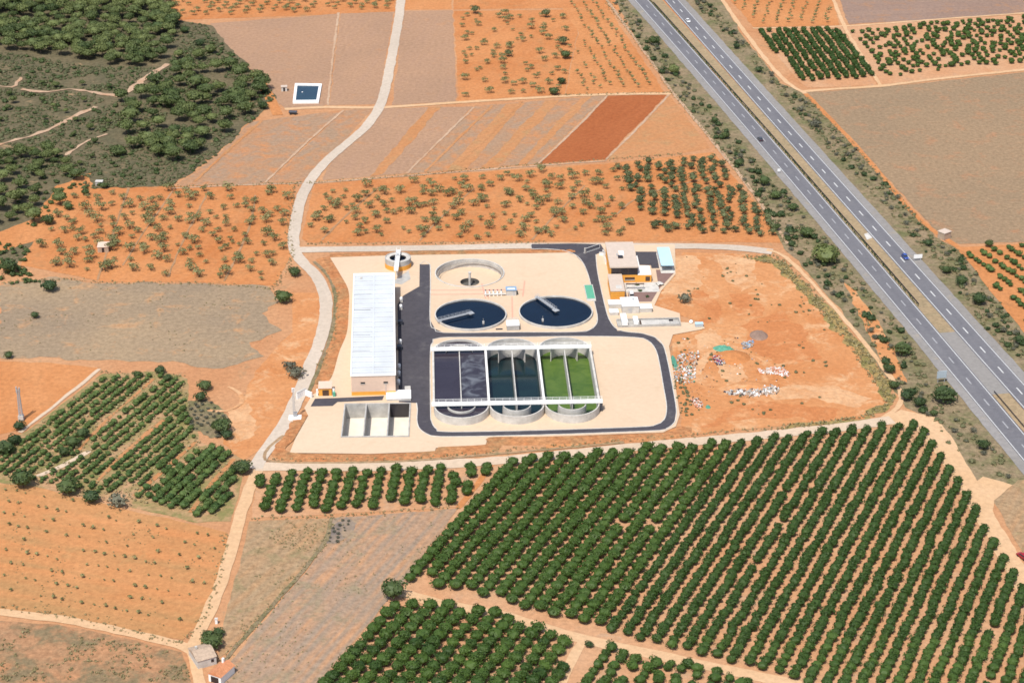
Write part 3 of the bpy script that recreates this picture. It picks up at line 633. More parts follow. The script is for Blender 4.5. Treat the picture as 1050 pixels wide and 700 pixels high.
# --- round clarifiers
def clarifier(c, r, bx, by, label):
    o = empty('clarifier_tank', (c.x, c.y, PZ)); rz = 1.3-PZ
    bm = bmesh.new(); ring(bm, circ(r-.42, 96), circ(r, 96), -1.6, rz); bm_obj('tank_wall', bm, M['concl'], o)
    bm = bmesh.new(); disc(bm, circ(r-.3, 96), rz-.62); bm_obj('water', bm, M['w_clar'], o)
    e = P(bx, by, 1.3)-Vector((c.x, c.y, 1.3)); L = r+.3; a = math.atan2(e.y, e.x)
    b = bmesh.new()
    box(b, 0, L, -.55, .55, rz+.25, rz+.5); box(b, -1.1, 1.1, -1.1, 1.1, rz+.2, rz+.42)
    br = bm_obj('scraper_bridge', b, M['steel'], o); br.rotation_euler = (0, 0, a)
    b = bmesh.new(); rail(b, 0, .5, L, .5, rz+.5, n=9); rail(b, 0, -.5, L, -.5, rz+.5, n=9); q = bm_obj('handrail', b, M['steel'], br)
    b = bmesh.new(); tube(b, (0, 0, -1.5), (0, 0, rz+.2), .5, n=14); bm_obj('centre_column', b, M['conc'], o)
    b = bmesh.new(); box(b, L-1.2, L+.2, -.8, .8, rz+.02, rz+.25); q = bm_obj('drive_carriage', b, M['steel'], br)
    b = bmesh.new(); box(b, -.35, .35, -.35, .35, -1, rz+.35); tube(b, (0, 0, rz+.35), (0, 0, rz+1.6), .06, n=6); s = bm_obj('scum_box', b, M['concl'], o); s.location = (r*.36 if c.x < 0 else -r*.36, -r*.55, 0)
    tag(o, label, 'tank', 'round clarifiers'); return o
clarifier(c1_c, C1_R, 455.0, 328.3, 'round clarifier full of dark blue water with its bridge pointing to lower left')
clarifier(c2_c, C2_R, 549.5, 304.5, 'round clarifier full of dark blue water with its bridge pointing to upper left')
# --- empty round tank
o = empty('empty_tank', (emp_c.x, emp_c.y, PZ)); rz = .6-PZ; DP = -3.3
bm = bmesh.new(); ring(bm, circ(EMP_R-.42, 96), circ(EMP_R, 96), DP-.3, rz); bm_obj('tank_wall', bm, M['concl'], o)
bm = bmesh.new(); n = 96; rr = [EMP_R-.3, 3.9]; zz = [DP, DP-.55]                # floor falls to the sump
A = [[bm.verts.new((r*math.cos(2*math.pi*i/n), r*math.sin(2*math.pi*i/n), z)) for i in range(n)] for r, z in zip(rr, zz)]
for i in range(n): bm.faces.new((A[0][i], A[0][(i+1) % n], A[1][(i+1) % n], A[1][i]))
bm_obj('floor', bm, M['cream'], o)
bm = bmesh.new(); ring(bm, circ(3.7, 48), circ(3.9, 48), DP-2.2, DP-.5); disc(bm, circ(3.8, 48), DP-2.2); bm_obj('sump', bm, mk('sump_concrete', (.10, .095, .085), .9), o)
bm = bmesh.new(); tube(bm, (0, 0, DP-2.2), (0, 0, .2), .5, .5, 16); tube(bm, (0, 0, .2), (0, 0, .5), .7, .7, 16); bm_obj('centre_column', bm, M['concl'], o)
bm = bmesh.new(); ring(bm, circ(EMP_R-1.3, 96), circ(EMP_R-1.15, 96), -.9, -.35); bm_obj('overflow_weir', bm, M['conc'], o)
tag(o, 'empty round concrete tank with a cream floor, dark central sump and column', 'tank')
# --- thickener with ochre base and bridge to the hall
tc = P(408, 263.5, PZ+4); o = empty('thickener_tank', (tc.x, tc.y, PZ)); r = 5.3
bm = bmesh.new(); ring(bm, circ(r-.35, 48), circ(r, 48), 1.9, 4.0); bm_obj('tank_wall', bm, M['conc'], o)
bm = bmesh.new(); ring(bm, circ(r-.3, 48), circ(r+.06, 48), -.1, 1.9); bm_obj('base_band', bm, M['orangew'], o)
bm = bmesh.new(); ring(bm, circ(r-1.9, 48), circ(r-.36, 48), 3.4, 3.75); bm_obj('rim_ledge', bm, M['concl'], o)
bm = bmesh.new(); disc(bm, circ(r-1.8, 48), 2.6); bm_obj('water', bm, M['w_clar'], o)
br = part('bridge', 'white', o, (-.85, .85, -14.5, 6.0, 4.2, 4.55)); bm = bmesh.new(); rail(bm, -.8, -14.4, -.8, 6, 4.55, n=12); rail(bm, .8, -14.4, .8, 6, 4.55, n=12); bm_obj('handrail', bm, M['white'], br)
part('drive_motor', 'steel', o, (-.5, .5, -.5, .5, 4.56, 5.4)); part('bridge_leg', 'concl', o, (-.3, .3, -9.6, -9.2, 0, 4.2))
tag(o, 'small round thickener with an orange base and a white bridge to the hall', 'tank')
# --- aeration basins: three long round-ended tanks sharing their walls
o = empty('aeration_basin', (a_o.x, a_o.y, PZ), AANG); rz = AR-PZ; FL = -4.2
lv = [rz-.9, rz-5.5, rz-5.3]; wm = ['w_left', 'w_mid', 'w_green']
wl = ['dark purplish water of the left tank', 'dark teal water of the middle tank', 'bright green algae water of the right tank']
for k in range(3):
    cx = TW*(k+.5)
    bm = bmesh.new(); ring(bm, stadium(cx, TR_-.42, 0, TL), stadium(cx, TR_-.01, 0, TL), FL, rz); bm_obj('tank_wall', bm, M['concl'], o)
    bm = bmesh.new(); disc(bm, stadium(cx, TR_-.3, 0, TL), lv[k]); wq = bm_obj('water', bm, M[wm[k]], o); wq['label'] = wl[k]
    if k == 0:
        bm = bmesh.new(); disc(bm, [(cx+.4, 1), (cx+TR_-.6, 1), (cx+TR_-.6, TL-2), (cx+1.5, TL-2), (cx+.4, TL*.7)], lv[k]+.012); f = bm_obj('foam', bm, M['w_foam'], wq)
    part('dividing_wall', 'concl', o, (cx-.17, cx+.17, -1.2, TL+.2, FL, rz-.06))
    for sgn, y0 in ((-1, 0), (1, TL)):
        ro, ri = TR_*.52, TR_*.52-.3; n = 24
        pts = [(cx+ro*math.cos(math.pi*i/n), y0+sgn*ro*math.sin(math.pi*i/n)) for i in range(n+1)]+[(cx+ri*math.cos(math.pi*i/n), y0+sgn*ri*math.sin(math.pi*i/n)) for i in range(n, -1, -1)]
        bm = bmesh.new(); top = [bm.verts.new((*p, rz-.12)) for p in pts]; bot = [bm.verts.new((*p, FL)) for p in pts]; m = len(pts)
        for i in range(n): bm.faces.new((top[i], top[i+1], top[m-2-i], top[m-1-i]))
        for i in range(m): bm.faces.new((top[i], bot[i], bot[(i+1) % m], top[(i+1) % m]))
        bm_obj('guide_wall', bm, M['concl'], o)
for k in range(4): part('wall_coping', 'white' if k in (1, 2) else 'concl', o, (TW*k-.33, TW*k+.33, .2, TL-.2, rz+.005, rz+.14))
for y, xe in ((-.2, 1.0), (TL+.2, .4)):
    wk = part('walkway', 'white', o, (-.8, 3*TW+xe, y-1.15, y+1.15, rz+.3, rz+.85))
    bm = bmesh.new(); rail(bm, -.7, y-1.1, 3*TW+xe-.1, y-1.1, rz+.85, n=24); rail(bm, -.7, y+1.1, 3*TW+xe-.1, y+1.1, rz+.85, n=24); bm_obj('handrail', bm, M['white'], wk)
    for k in range(4): part('walkway_bracket', 'concl', wk, (TW*k-.3, TW*k+.3, y-.9, y+.9, rz+.145, rz+.3))
part('walkway_end_box', 'card', o, (3*TW+.2, 3*TW+1.0, -1.1, -.3, 0, rz+.28))  # plain dark box drawing the dark upright below the walkway end
tag(o, 'three joined round-ended basins, one nearly black, one dark teal, one green, crossed by white walkways', 'basin')
# --- sunken three-bay storage bin
o = empty('storage_bin', (bin_o.x, bin_o.y, PZ), BANG); rz = .6-PZ; FL = -5.4
part('outer_wall', 'conc', o, (0, BW, 0, .5, FL-.3, rz), (0, BW, BD-.5, BD, FL-.3, rz), (0, .45, .5, BD-.5, FL-.3, rz), (BW-.45, BW, .5, BD-.5, FL-.3, rz))
for fx in (.331, .675): part('partition_wall', 'conc', o, (BW*fx-.22, BW*fx+.22, .5, BD-.5, FL-.3, rz-.01))
for a, b in ((.45, BW*.331-.22), (BW*.331+.22, BW*.675-.22), (BW*.675+.22, BW-.45)): part('bay_floor', 'baywash', o, (a, b, .5, BD-.5, FL-.25, FL))
part('bay_door', 'dark', o, (BW*.675+.23, BW-.46, BD-.56, BD-.502, FL+.3, rz-.12))
tag(o, 'sunken concrete storage bin of three open bays with cream floors', 'storage bin')
o = at('concrete_loading_block', 396.5, 411.2); part('body', 'concl', o, (0, 8.6, 0, 6.5, 0, .8)); part('top_slab', 'white', o, (-.1, 8.7, -.1, 6.6, .8, 1.0)); part('step', 'concl', o, (6.5, 8.6, 6.65, 10.5, 0, .5)); 
tag(o, 'low white concrete block just behind the darkest storage bay', 'concrete block')
# --- pumps, kiosk, splitter box, green cover
o = at('pipe_manifold', 496.5, 303.5)
for k in range(5):
    bm = bmesh.new(); x = .6+k*1.55; tube(bm, (x, 0, 0), (x, 0, 1.3), .28, n=10); tube(bm, (x, 0, 1.3), (x, 2.6, 1.3), .26, n=10); tube(bm, (x, 2.6, 1.3), (x, 2.6, 0), .26, n=10); p_ = bm_obj('pipe', bm, M['white'], o)
    bm = bmesh.new(); tube(bm, (x, 1.2, 1.3), (x, 1.2, 2.0), .12, n=8); tube(bm, (x, 1.2, 2.0), (x, 1.2, 2.08), .34, n=12); bm_obj('valve_wheel', bm, M['carr' if k % 2 else 'card'], p_)
bm = bmesh.new(); tube(bm, (0, .0, .7), (8.5, 0, .7), .34, n=12); bm_obj('header_pipe', bm, M['concl'], o)
tag(o, 'row of white pipes and valves between the empty tank and the clarifiers', 'pipework')
o = at('pump_kiosk', 519.3, 303.4); part('wall', 'concl', o, (0, 3.9, 0, 3.4, 0, 2.3)); part('roof', 'kiosk', o, (-.2, 4.1, -.2, 3.6, 2.3, 2.5)); part('door', 'steel', o, (2.5, 3.4, -.05, -.005, 0, 2)); part('roof_hatch', 'white', o, (.4, 3.4, .7, 1.5, 2.505, 2.7)); part('switch_box', 'dark', o, (3.95, 4.5, .6, 1.4, .3, 1.5))
tag(o, 'small pump kiosk with a blue grey flat roof beside the white pipes', 'kiosk')
o = at('splitter_chamber', 519.8, 339); part('wall', 'conc', o, (0, 4.7, 0, 4.6, 0, 2.0)); part('top_slab', 'white', o, (-.12, 4.82, -.12, 4.72, 2.0, 2.25)); bm = bmesh.new(); rail(bm, 0, 4.4, 4.7, 4.4, 2.25, n=5); bm_obj('handrail', bm, M['steel'], o); part('valve_pit', 'dark', o, (-4.2, -1.6, 1, 1.8, 0, .2))
tag(o, 'white topped concrete box between the two blue clarifiers', 'chamber')
o = at('green_skip', 601.6, 308); part('frame', 'concl', o, (0, 3.6, 0, .25, 0, .7), (0, 3.6, 13.3, 13.55, 0, .7), (0, .25, .25, 13.3, 0, .7), (3.35, 3.6, .25, 13.3, 0, .7)); part('cover', 'greenp', o, (.26, 3.34, .26, 13.29, 0, .55)); part('front_ledge', 'concl', o, (0, 3.6, -.9, -.01, 0, .4))
tag(o, 'green rectangular cover in a pale frame at the roadside', 'cover')
# --- office block
q = P(626, 273.5, PZ+7); o = empty('office_building', (q.x, q.y, PZ), R(2)); wO = (P(654, 273, PZ+7)-q).length; dO = (P(624, 248.5, PZ+7)-q).length
part('wall', 'orangew', o, (0, wO, 0, dO, 0, 6.5)); rf = part('roof', 'rooft', o, (-.25, wO+.25, -.3, dO+.2, 6.5, 7.0)); part('skylight', 'white', rf, (wO*.40, wO*.58, dO*.44, dO*.60, 7.0, 7.5)); part('roof_unit', 'dark', rf, (wO*.34, wO*.52, dO*.33, dO*.40, 7.0, 7.7)); part('roof_pipe', 'steel', rf, (wO*.3, wO*.34, dO*.42, dO*.46, 7.0, 7.9))
gz = part('glazing', 'dark', o, (.3, wO+.06, -.06, -.004, 3.4, 6.45), (wO+.005, wO+.06, -.004, 3, 3.6, 6.45))
for k in range(4): part('mullion', 'bwin', gz, (.6+k*wO/3.4, .72+k*wO/3.4, -.12, -.062, 3.4, 6.45))
f = part('window', 'bwin', o, (wO*.54, wO*.9, -.07, -.003, 1.2, 2.3)); part('sill', 'concl', f, (wO*.53, wO*.91, -.2, -.075, 1.05, 1.2))
part('wing_wall', 'orangew', o, (wO+.005, wO+5.6, .02, 8.2, 0, 3.2)); part('wing_roof', 'white', o, (wO+.02, wO+5.5, -.05, 8.4, 3.2, 3.5)); part('rear_block', 'white', o, (wO+.01, wO+1.6, 8.5, 19, 0, 3.4))
part('door', 'bwin', o, (wO+3.2, wO+5.0, -.06, .01, 0.6, 2.5))
q2 = P(626.5, 298.2, PZ+4.2); l = q2-q; c_, s_ = math.cos(R(2)), math.sin(R(2)); lx, ly = l.x*c_+l.y*s_, -l.x*s_+l.y*c_
an = part('annexe_wall', 'orangew', o, (lx, lx+5.4, ly, -.9, 0, 3.95)); part('annexe_roof', 'rooft', an, (lx-.15, lx+5.55, ly-.15, -.75, 3.95, 4.2))
for k in range(3): part('wall_groove', 'bwin', an, (lx+.01, lx+5.39, ly-.03, ly-.004, .9+k*1.0, .96+k*1.0))
part('annexe_roof_light', 'concl', an, (lx+2.2, lx+4.6, ly+2, ly+5.2, 4.2, 4.32))
part('terrace', 'concl', o, (5.6, wO+8.0, -9.4, -.3, 0, .12)); part('entrance_canopy', 'bwin', o, (5.7, wO+2, -7.0, -6.2, 2.3, 2.5)); part('canopy_post', 'steel', o, (5.8, 5.95, -6.9, -6.75, 0.12, 2.3), (wO+1.7, wO+1.85, -6.9, -6.75, 0.12, 2.3))
tag(o, 'orange office building with a tan flat roof and dark glazed upper floor', 'building')
# carport
q = P(678.4, 272, PZ+2.8); o = empty('carport', (q.x, q.y, PZ), R(2)); wC = 4.9; dC = 18.5
part('roof', 'blueroof', o, (-.1, wC+.1, -.2, dC, 2.65, 2.8))
for k in range(4):
    for x in (.1, wC-.25): part('post', 'steel', o, (x, x+.15, .2+k*5.9, .35+k*5.9, 0, 2.65))
part('floor_slab', 'concl', o, (-.3, wC+.5, -1.6, dC, 0, .08)); part('back_wall', 'white', o, (-.08, .06, 4, dC-.2, .08, 2.6))
tag(o, 'light blue roofed carport right of the office building', 'carport')
# gate and low white wall by the office
a, b = P(600.5, 259.5, PZ), P(615, 254.6, PZ); L = (b-a).length; o = empty('sliding_gate', a, math.atan2(b.y-a.y, b.x-a.x))
part('frame', 'white', o, (0, L, -.06, .06, 2.0, 2.15), (0, L, -.06, .06, .1, .25), (0, .14, -.06, .06, .25, 2.0), (L-.14, L, -.06, .06, .25, 2.0))
bm = bmesh.new(); [box(bm, x, x+.07, -.03, .03, .25, 2.0) for x in np.arange(.3, L-.2, .24)]; bm_obj('bars', bm, M['card'], o); part('gate_post', 'concl', o, (-.6, -.1, -.25, .25, 0, 2.4)); part('ground_beam', 'conc', o, (-.6, L, .5, .9, 0, .12))
tag(o, 'dark barred sliding gate with a white frame at the top road', 'gate')
for k, (a, b, w, d, lb) in enumerate([(614.5,262,3.2,.5,'low white boundary wall running to the sliding gate'), (620.6,271,.5,12,'low white boundary wall along the left of the office')]):
    o = at('boundary_wall', a, b); part('wall', 'white', o, (0, w, 0, d, 0, 1.3)); part('coping', 'concl', o, (-.06, w+.06, -.06, d+.06, 1.3, 1.42)); tag(o, lb, 'wall')
# --- inlet works
o = at('inlet_building', 638, 321.5); part('wall', 'concl', o, (0, 6.6, 0, 8, 0, 3.0)); part('roof', 'white', o, (-.15, 6.75, -.15, 8.15, 3, 3.25)); part('low_wing', 'concl', o, (6.61, 11.6, .5, 4.2, 0, 1.7)); part('low_wing_roof', 'white', o, (6.76, 11.8, .3, 4.4, 1.7, 1.9)); part('left_wing', 'concl', o, (-4.6, -.01, 4.6, 8.6, 0, 1.8)); part('left_wing_roof', 'white', o, (-4.8, -.16, 4.5, 8.8, 1.8, 2.0)); part('door', 'steel', o, (2.4, 3.8, -.06, -.004, 0, 2.1)); part('roof_vent', 'steel', o, (4.4, 5.2, 5, 5.8, 3.25, 3.8))
tag(o, 'cluster of low bright white flat-roofed blocks below the office', 'building')
o = at('white_tank_block', 625.4, 323.5); part('body', 'concl', o, (0, 3.3, 0, 3.2, 0, 1.2)); part('top', 'white', o, (-.1, 3.4, -.1, 3.3, 1.2, 1.35)); tag(o, 'small low white block at the road bend left of the inlet channel', 'concrete block')
o = at('inlet_channel', 633.5, 336)
part('side_wall', 'conc', o, (0, 24.2, 0, .3, 0, 1.0), (0, 24.2, 5.6, 5.9, 0, 1.0), (0, .3, .3, 5.6, 0, 1.0), (23.9, 24.2, .3, 5.6, 0, 1.0)); part('floor', 'conc', o, (.3, 23.9, .3, 5.6, 0, .15)); part('cover_slab', 'concl', o, (9.2, 20, .31, 4.4, .16, .9)); part('slot', 'dark', o, (16.5, 21.8, 4.45, 5.2, .16, .62)); part('screen_housing', 'white', o, (1.6, 3.8, -.3, 7.4, 1.01, 2.6)); part('grit_housing', 'white', o, (6.2, 8.0, .4, 5.2, 1.01, 2.3)); bm = bmesh.new(); rail(bm, 16, .15, 24, .15, 1.0, n=8); bm_obj('handrail', bm, M['steel'], o); part('apron_slab', 'cream', o, (-.5, 33, -2.6, -.01, -.05, .06)); part('grit_pump', 'bwin', o, (8.6, 9.1, 2.2, 2.8, .9, 1.6), (8.6, 9.1, .6, 1.2, .9, 1.6))
tag(o, 'long grey concrete inlet channel with white housings over one end', 'channel')
o = at('blue_container', 713, 335.5); part('body', 'sign', o, (0, 3.0, 0, 1.6, .1, 1.3), bev=.05); part('lid', 'blueroof', o, (-.08, 3.08, -.08, 1.68, 1.3, 1.45)); part('foot', 'steel', o, (.2, .5, .1, 1.5, 0, .1), (2.4, 2.7, .1, 1.5, 0, .1)); tag(o, 'small pale blue container at the end of the inlet apron', 'container')
o = at('white_sack', 708.6, 331.2); bm = bmesh.new(); bmesh.ops.create_icosphere(bm, subdivisions=2, radius=.8, matrix=Matrix.Translation((0, 0, .55)))
for v in bm.verts: v.co *= 1+.15*noise.noise(v.co*2); v.co.z = max(0, v.co.z)
bm_obj('bag', bm, M['white'], o, True); tag(o, 'single round white sack on the dirt near the blue container', 'sack')
o = at('white_tarpaulin', 676.5, 291.8, PZ, R(20)); bm = bmesh.new(); bmesh.ops.create_grid(bm, x_segments=10, y_segments=8, size=1.4)
for v in bm.verts: v.co.z = .9+.3*noise.noise(v.co*1.1)-.12*(v.co.x**2+v.co.y**2)
bm_obj('sheet', bm, M['concl'], o, True); part('stack', 'scrub', o, (-1.1, 1.1, -1.1, 1.1, 0, .45)); tag(o, 'pale sheeted stack at the edge of the purple paving', 'stack')
# --- west gate: gatehouse, pillars, white sign wall, mast
o = at('gatehouse', 327, 405.8); part('wall', 'orangew', o, (0, 4.6, 0, 5.2, 0, 2.9)); part('roof', 'wallp', o, (-.15, 4.75, -.2, 5.4, 2.9, 3.15)); part('door', 'bwin', o, (1.3, 3.6, -.06, -.004, 0, 2.3)); part('side_pillar', 'white', o, (-.9, -.3, .2, .9, 0, 2.4)); part('side_pillar', 'white', o, (4.9, 5.6, .2, .9, 0, 2.4)); part('meter_cabinet', 'greenp', o, (5.0, 5.9, -.9, .1, 0, 1.6))
tag(o, 'small orange gatehouse with a dark doorway at the west entrance', 'gatehouse')
o = at('entrance_wall', 305, 409.5, .15, R(50)); part('wall', 'white', o, (0, 4.4, 0, .5, 0, 2.6)); part('return_wall', 'white', o, (3.9, 4.4, -3.2, -.01, 0, 2.2)); part('coping', 'concl', o, (-.05, 4.45, -.05, .55, 2.6, 2.75)); tag(o, 'white entrance wall beside the pale road at the west gate', 'wall')
o = at('antenna_mast', 302, 428.5, .15)
part('base_slab', 'white', o, (-2.0, 2.4, -1.6, 1.6, 0, .45)); part('cabinet', 'steel', o, (-.4, .9, .3, 1.1, .45, 2.0)); bm = bmesh.new()
for sx in (-.35, .35):
    for sy in (-.35, .35): tube(bm, (sx, sy, .45), (sx*.6, sy*.6, 11.5), .08, .05, 6)
for k in range(11):
    z = .8+k; s = .35*(1-.4*k/11)
    tube(bm, (-s, -s, z), (s, -s, z+.9), .04, n=4); tube(bm, (s, -s, z), (s, s, z+.9), .04, n=4); tube(bm, (-s, s, z), (-s, -s, z+.9), .04, n=4); tube(bm, (s, s, z), (-s, s, z+.9), .04, n=4)
bm_obj('lattice', bm, M['steel'], o); part('antenna', 'white', o, (-.5, .5, -.15, .15, 10.2, 11.8)); tag(o, 'slim grey mast on a white slab at the west gate', 'mast')
# --- lattice tower at the left edge of the picture
o = empty('lattice_tower', P(22, 430.5, 0)); bm = bmesh.new()
for sx in (-.6, .6):
    for sy in (-.6, .6): tube(bm, (sx, sy, -.1), (sx*.55, sy*.55, 12.2), .12, .09, 6)
for k in range(12):
    z = .2+k; s = .6*(1-.45*k/12)
    for a, b in (((-s, -s), (s, -s)), ((s, -s), (s, s)), ((s, s), (-s, s)), ((-s, s), (-s, -s))): tube(bm, (*a, z), (*b, z+1), .06, n=4); tube(bm, (*b, z), (*a, z+1), .06, n=4)
bm_obj('lattice', bm, M['steel'], o); part('antenna', 'steel', o, (-.7, -.35, -.3, .3, 10.8, 13)); part('antenna', 'steel', o, (.3, .65, -.3, .3, 10.8, 12.7)); part('equipment_cabinet', 'concl', o, (-.9, .9, -.9, .9, 0, 1.9)); tag(o, 'tall grey lattice tower with antennas at the left edge of the photo', 'tower')

# ================================================================== SMALL BUILDINGS, POND, ROAD THINGS
def hut(name, px, py, w, d, h, rz, wall, roof, label, pitch=.0, door=True, z=0.05):
    o = at(name, px, py, z, R(rz)); part('wall', wall, o, (-w/2, w/2, -d/2, d/2, -.1, h))
    bm = bmesh.new(); e = .2
    if pitch:
        V = [bm.verts.new(v) for v in ((-w/2-e, -d/2-e, h), (w/2+e, -d/2-e, h), (w/2+e, d/2+e, h), (-w/2-e, d/2+e, h), (-w/2-e, 0, h+pitch), (w/2+e, 0, h+pitch))]
        for f in ((0, 1, 5, 4), (2, 3, 4, 5), (0, 4, 3), (1, 2, 5), (0, 3, 2, 1)): bm.faces.new([V[i] for i in f])
    else: box(bm, -w/2-e, w/2+e, -d/2-e, d/2+e, h+.002, h+.2)
    bm_obj('roof', bm, M[roof], o)
    if door: part('door', 'dark', o, (-.5, .5, -d/2-.05, -d/2-.004, 0, min(h-.2, 2)))
    tag(o, label, 'hut'); return o
hut('field_hut', 968, 244, 4.2, 3.6, 3.0, 38, 'stone', 'rooft', 'small stone hut beside the field track right of the motorway', door=False)
hut('field_hut', 106.5, 256, 4.4, 5.4, 2.2, 5, 'stone', 'wallp', 'small flat pink roofed hut among the almond trees on the left', z=.1)
hut('field_hut', 102, 189.5, 3.0, 2.2, 1.7, 0, 'concl', 'concl', 'tiny white hut beside dark bushes at the top of the left almond field', door=False)
hut('field_hut', 291.5, 93, 2.8, 2.6, 2.2, 5, 'concl', 'rooft', 'tiny dark doored shed left of the pond')
h_ = hut('ruined_cottage', 208, 676, 5.6, 7.5, 2.6, 28, 'concl', 'stone', 'low pale stone cottage with one dark window at the path junction', pitch=1.2, door=False); part('window', 'dark', h_, (1.2, 2.0, -3.82, -3.755, 1.1, 2.0)); part('chimney', 'concl', h_, (-1.6, -1.0, 1.0, 1.6, 2.8, 4.2))
h_ = hut('farm_cottage', 227.5, 693.5, 6.6, 4.2, 2.5, 62, 'white', 'tile', 'cottage with an orange tiled roof and white walls at the bottom edge', pitch=1.2, door=False); part('door', 'dark', h_, (-3.36, -3.305, -1.3, 1.3, 0, 2.0)); part('chimney', 'white', h_, (2, 2.6, .6, 1.2, 2.9, 4.6))
# pond
o = at('irrigation_pond', 314.5, 95.2, 0.05, R(3)); bx = [P(*p, .9)-Vector((o.location.x, o.location.y, .9)) for p in [(302.5,85.5),(330,86),(326.8,104.5),(300.2,104.8)]]
bm = bmesh.new(); c = sum(bx, Vector())/4; ii = [c+(p-c)*.80 for p in bx]
ring(bm, [(p.x, p.y) for p in ii], [(p.x, p.y) for p in bx], -.1, .9); bm_obj('liner_rim', bm, M['white'], o); bm = bmesh.new(); disc(bm, [(p.x, p.y) for p in ii], .55); bm_obj('water', bm, M['w_pond'], o); part('float', 'white', o, (-2.4, -1.8, -1.2, -.6, .5, .8)); o.rotation_euler = (0, 0, 0)
tag(o, 'small square pond of dark water with a white rim', 'pond')
o = at('rusty_trailer', 300.5, 117, .1, R(-4)); part('bed', 'card', o, (-2, 2, -1, 1, .7, 1.5), bev=.05)
for sx in (-1.1, 1.1):
    for sy in (-1.05, 1.05):
        bm = bmesh.new(); tube(bm, (sx, sy-.12, .42), (sx, sy+.12, .42), .42, n=14); bm_obj('wheel', bm, M['tyre'], o)
tag(o, 'dark farm trailer parked on the track below the pond', 'trailer')
# signs at the roadside
def sign(px, py, w, h, z0, rz, mat, label):
    o = at('road_sign', px, py, .1, R(rz)); p_ = part('panel', mat, o, (-w/2, w/2, -.06, .06, z0, z0+h)); part('rim', 'steel', p_, (-w/2-.08, w/2+.08, .061, .1, z0-.08, z0+h+.08))
    for s in (-.35, .35): part('post', 'steel', o, (w*s-.08, w*s+.08, .11, .27, -.1, z0+h*.9))
    tag(o, label, 'road sign'); return o
sign(965, 392, 3.6, 2.8, 1.8, 12, 'sign', 'grey back of a large road sign beside the left carriageway')
sign(941, 267, 3.6, 1.6, 1.0, 10, 'white', 'pale road sign seen on the right verge beyond the blue car')
sign(798.6, 177.5, 1.4, 1.2, .8, 10, 'white', 'small white road sign on the left verge at the row of dark trees')
# vehicles
def car(px, py, rz, paint, label, cat='car', L=4.4, Wd=1.75, van=False):
    o = at(cat.replace(' ', '_') if cat != 'car' else 'car', px, py, .21, R(rz)); o.name = 'van' if van else 'car'
    prof = [(-L/2, .35), (-L/2, .8), (-L/2+.15, .95), (-L*.27, 1.0), (L*.28, .95), (L/2-.1, .78), (L/2, .6), (L/2, .35)]
    cab = [(-L*.44, .96), (-L*.36, 1.45), (L*.10, 1.47), (L*.27, .96)] if not van else [(-L*.48, .96), (-L*.46, 1.9), (L*.22, 1.9), (L*.36, .96)]
    def ext(pr, w0, w1):
        bm = bmesh.new(); A = [bm.verts.new((x, -(w0 if i not in (1, 2) else w1), z)) for i, (x, z) in enumerate(pr)]; B = [bm.verts.new((v.co.x, -v.co.y, v.co.z)) for v in A]; n = len(pr)
        bm.faces.new(A); bm.faces.new(B[::-1]); [bm.faces.new((A[i], A[(i+1) % n], B[(i+1) % n], B[i])) for i in range(n)]; return bm
    b = bm_obj('body', ext(prof, Wd/2, Wd/2), M[paint], o); bm_obj('windows', ext(cab, Wd*.46, Wd*.38), M['glass'], o)
    part('roof', paint, o, (-L*.355 if not van else -L*.46, L*.095 if not van else L*.21, -Wd*.385, Wd*.385, (1.455 if not van else 1.885), (1.50 if not van else 1.94)))
    for sx in (-.3, .3):
        for sy in (-1, 1):
            bm = bmesh.new(); tube(bm, (L*sx, sy*(Wd/2-.2), .31), (L*sx, sy*(Wd/2+.02), .31), .31, n=14); w = bm_obj('wheel', bm, M['tyre'], o)
    for sy in (-.6, .6): part('headlight', 'lamp', o, (L/2-.03, L/2+.02, sy-.18, sy+.18, .55, .7)); part('taillight', 'tail', o, (-L/2-.02, -L/2+.03, sy-.16, sy+.16, .65, .82))
    tag(o, label, 'van' if van else 'car'); return o
car(705.3, 22.5, -79, 'carw', 'white car on the right carriageway at the top of the photo')
car(928, 264.5, -79.5, 'carb', 'blue car on the right carriageway')
car(779.5, 143.8, 100.5, 'card', 'dark car with a pale roof edge on the left carriageway')
car(1048.6, 571.5, 118, 'carr', 'red car at the right edge on the sandy track')
car(647.3, 303.5, 92, 'carw', 'white van parked on the purple paving beside the orange annexe', van=True, L=4.6)
o = at('marker_post', 222, 638.5, .1, 0); part('post', 'white', o, (-.35, .35, -.35, .35, -.1, 1.5)); part('cap', 'concl', o, (-.45, .45, -.45, .45, 1.5, 1.65)); tag(o, 'stubby white post beside the sandy track above the cottages', 'post')

# ================================================================== VEGETATION
def rows(pp, ang, rsp, tsp, jit=.3, drop=0., off=(0, 0), z=.05):
    """grid of planting spots inside a photo polygon; ang = row heading in degrees on the ground"""
    poly = [P(*p, z) for p in pp]; d = Vector((math.cos(R(ang)), math.sin(R(ang)))); n = Vector((d.y, -d.x)); c = sum((p.xy for p in poly), Vector((0, 0)))/len(poly)
    rad = max((p.xy-c).length for p in poly); out = []
    for i in range(int(-rad/rsp)-1, int(rad/rsp)+2):
        for j in range(int(-rad/tsp)-1, int(rad/tsp)+2):
            if random.random() < drop: continue
            q = c+n*(i*rsp+off[0])+d*(j*tsp+off[1]+(i % 2)*tsp*.37)+Vector((random.gauss(0, jit), random.gauss(0, jit)))
            if inside(q.x, q.y, poly): out.append(Vector((q.x, q.y, z)))
    return out
def inframe(p, m=14):
    a, b = px_of(p.x, p.y, p.z); return -m < a < 1050+m and -m-8 < b < 700+m
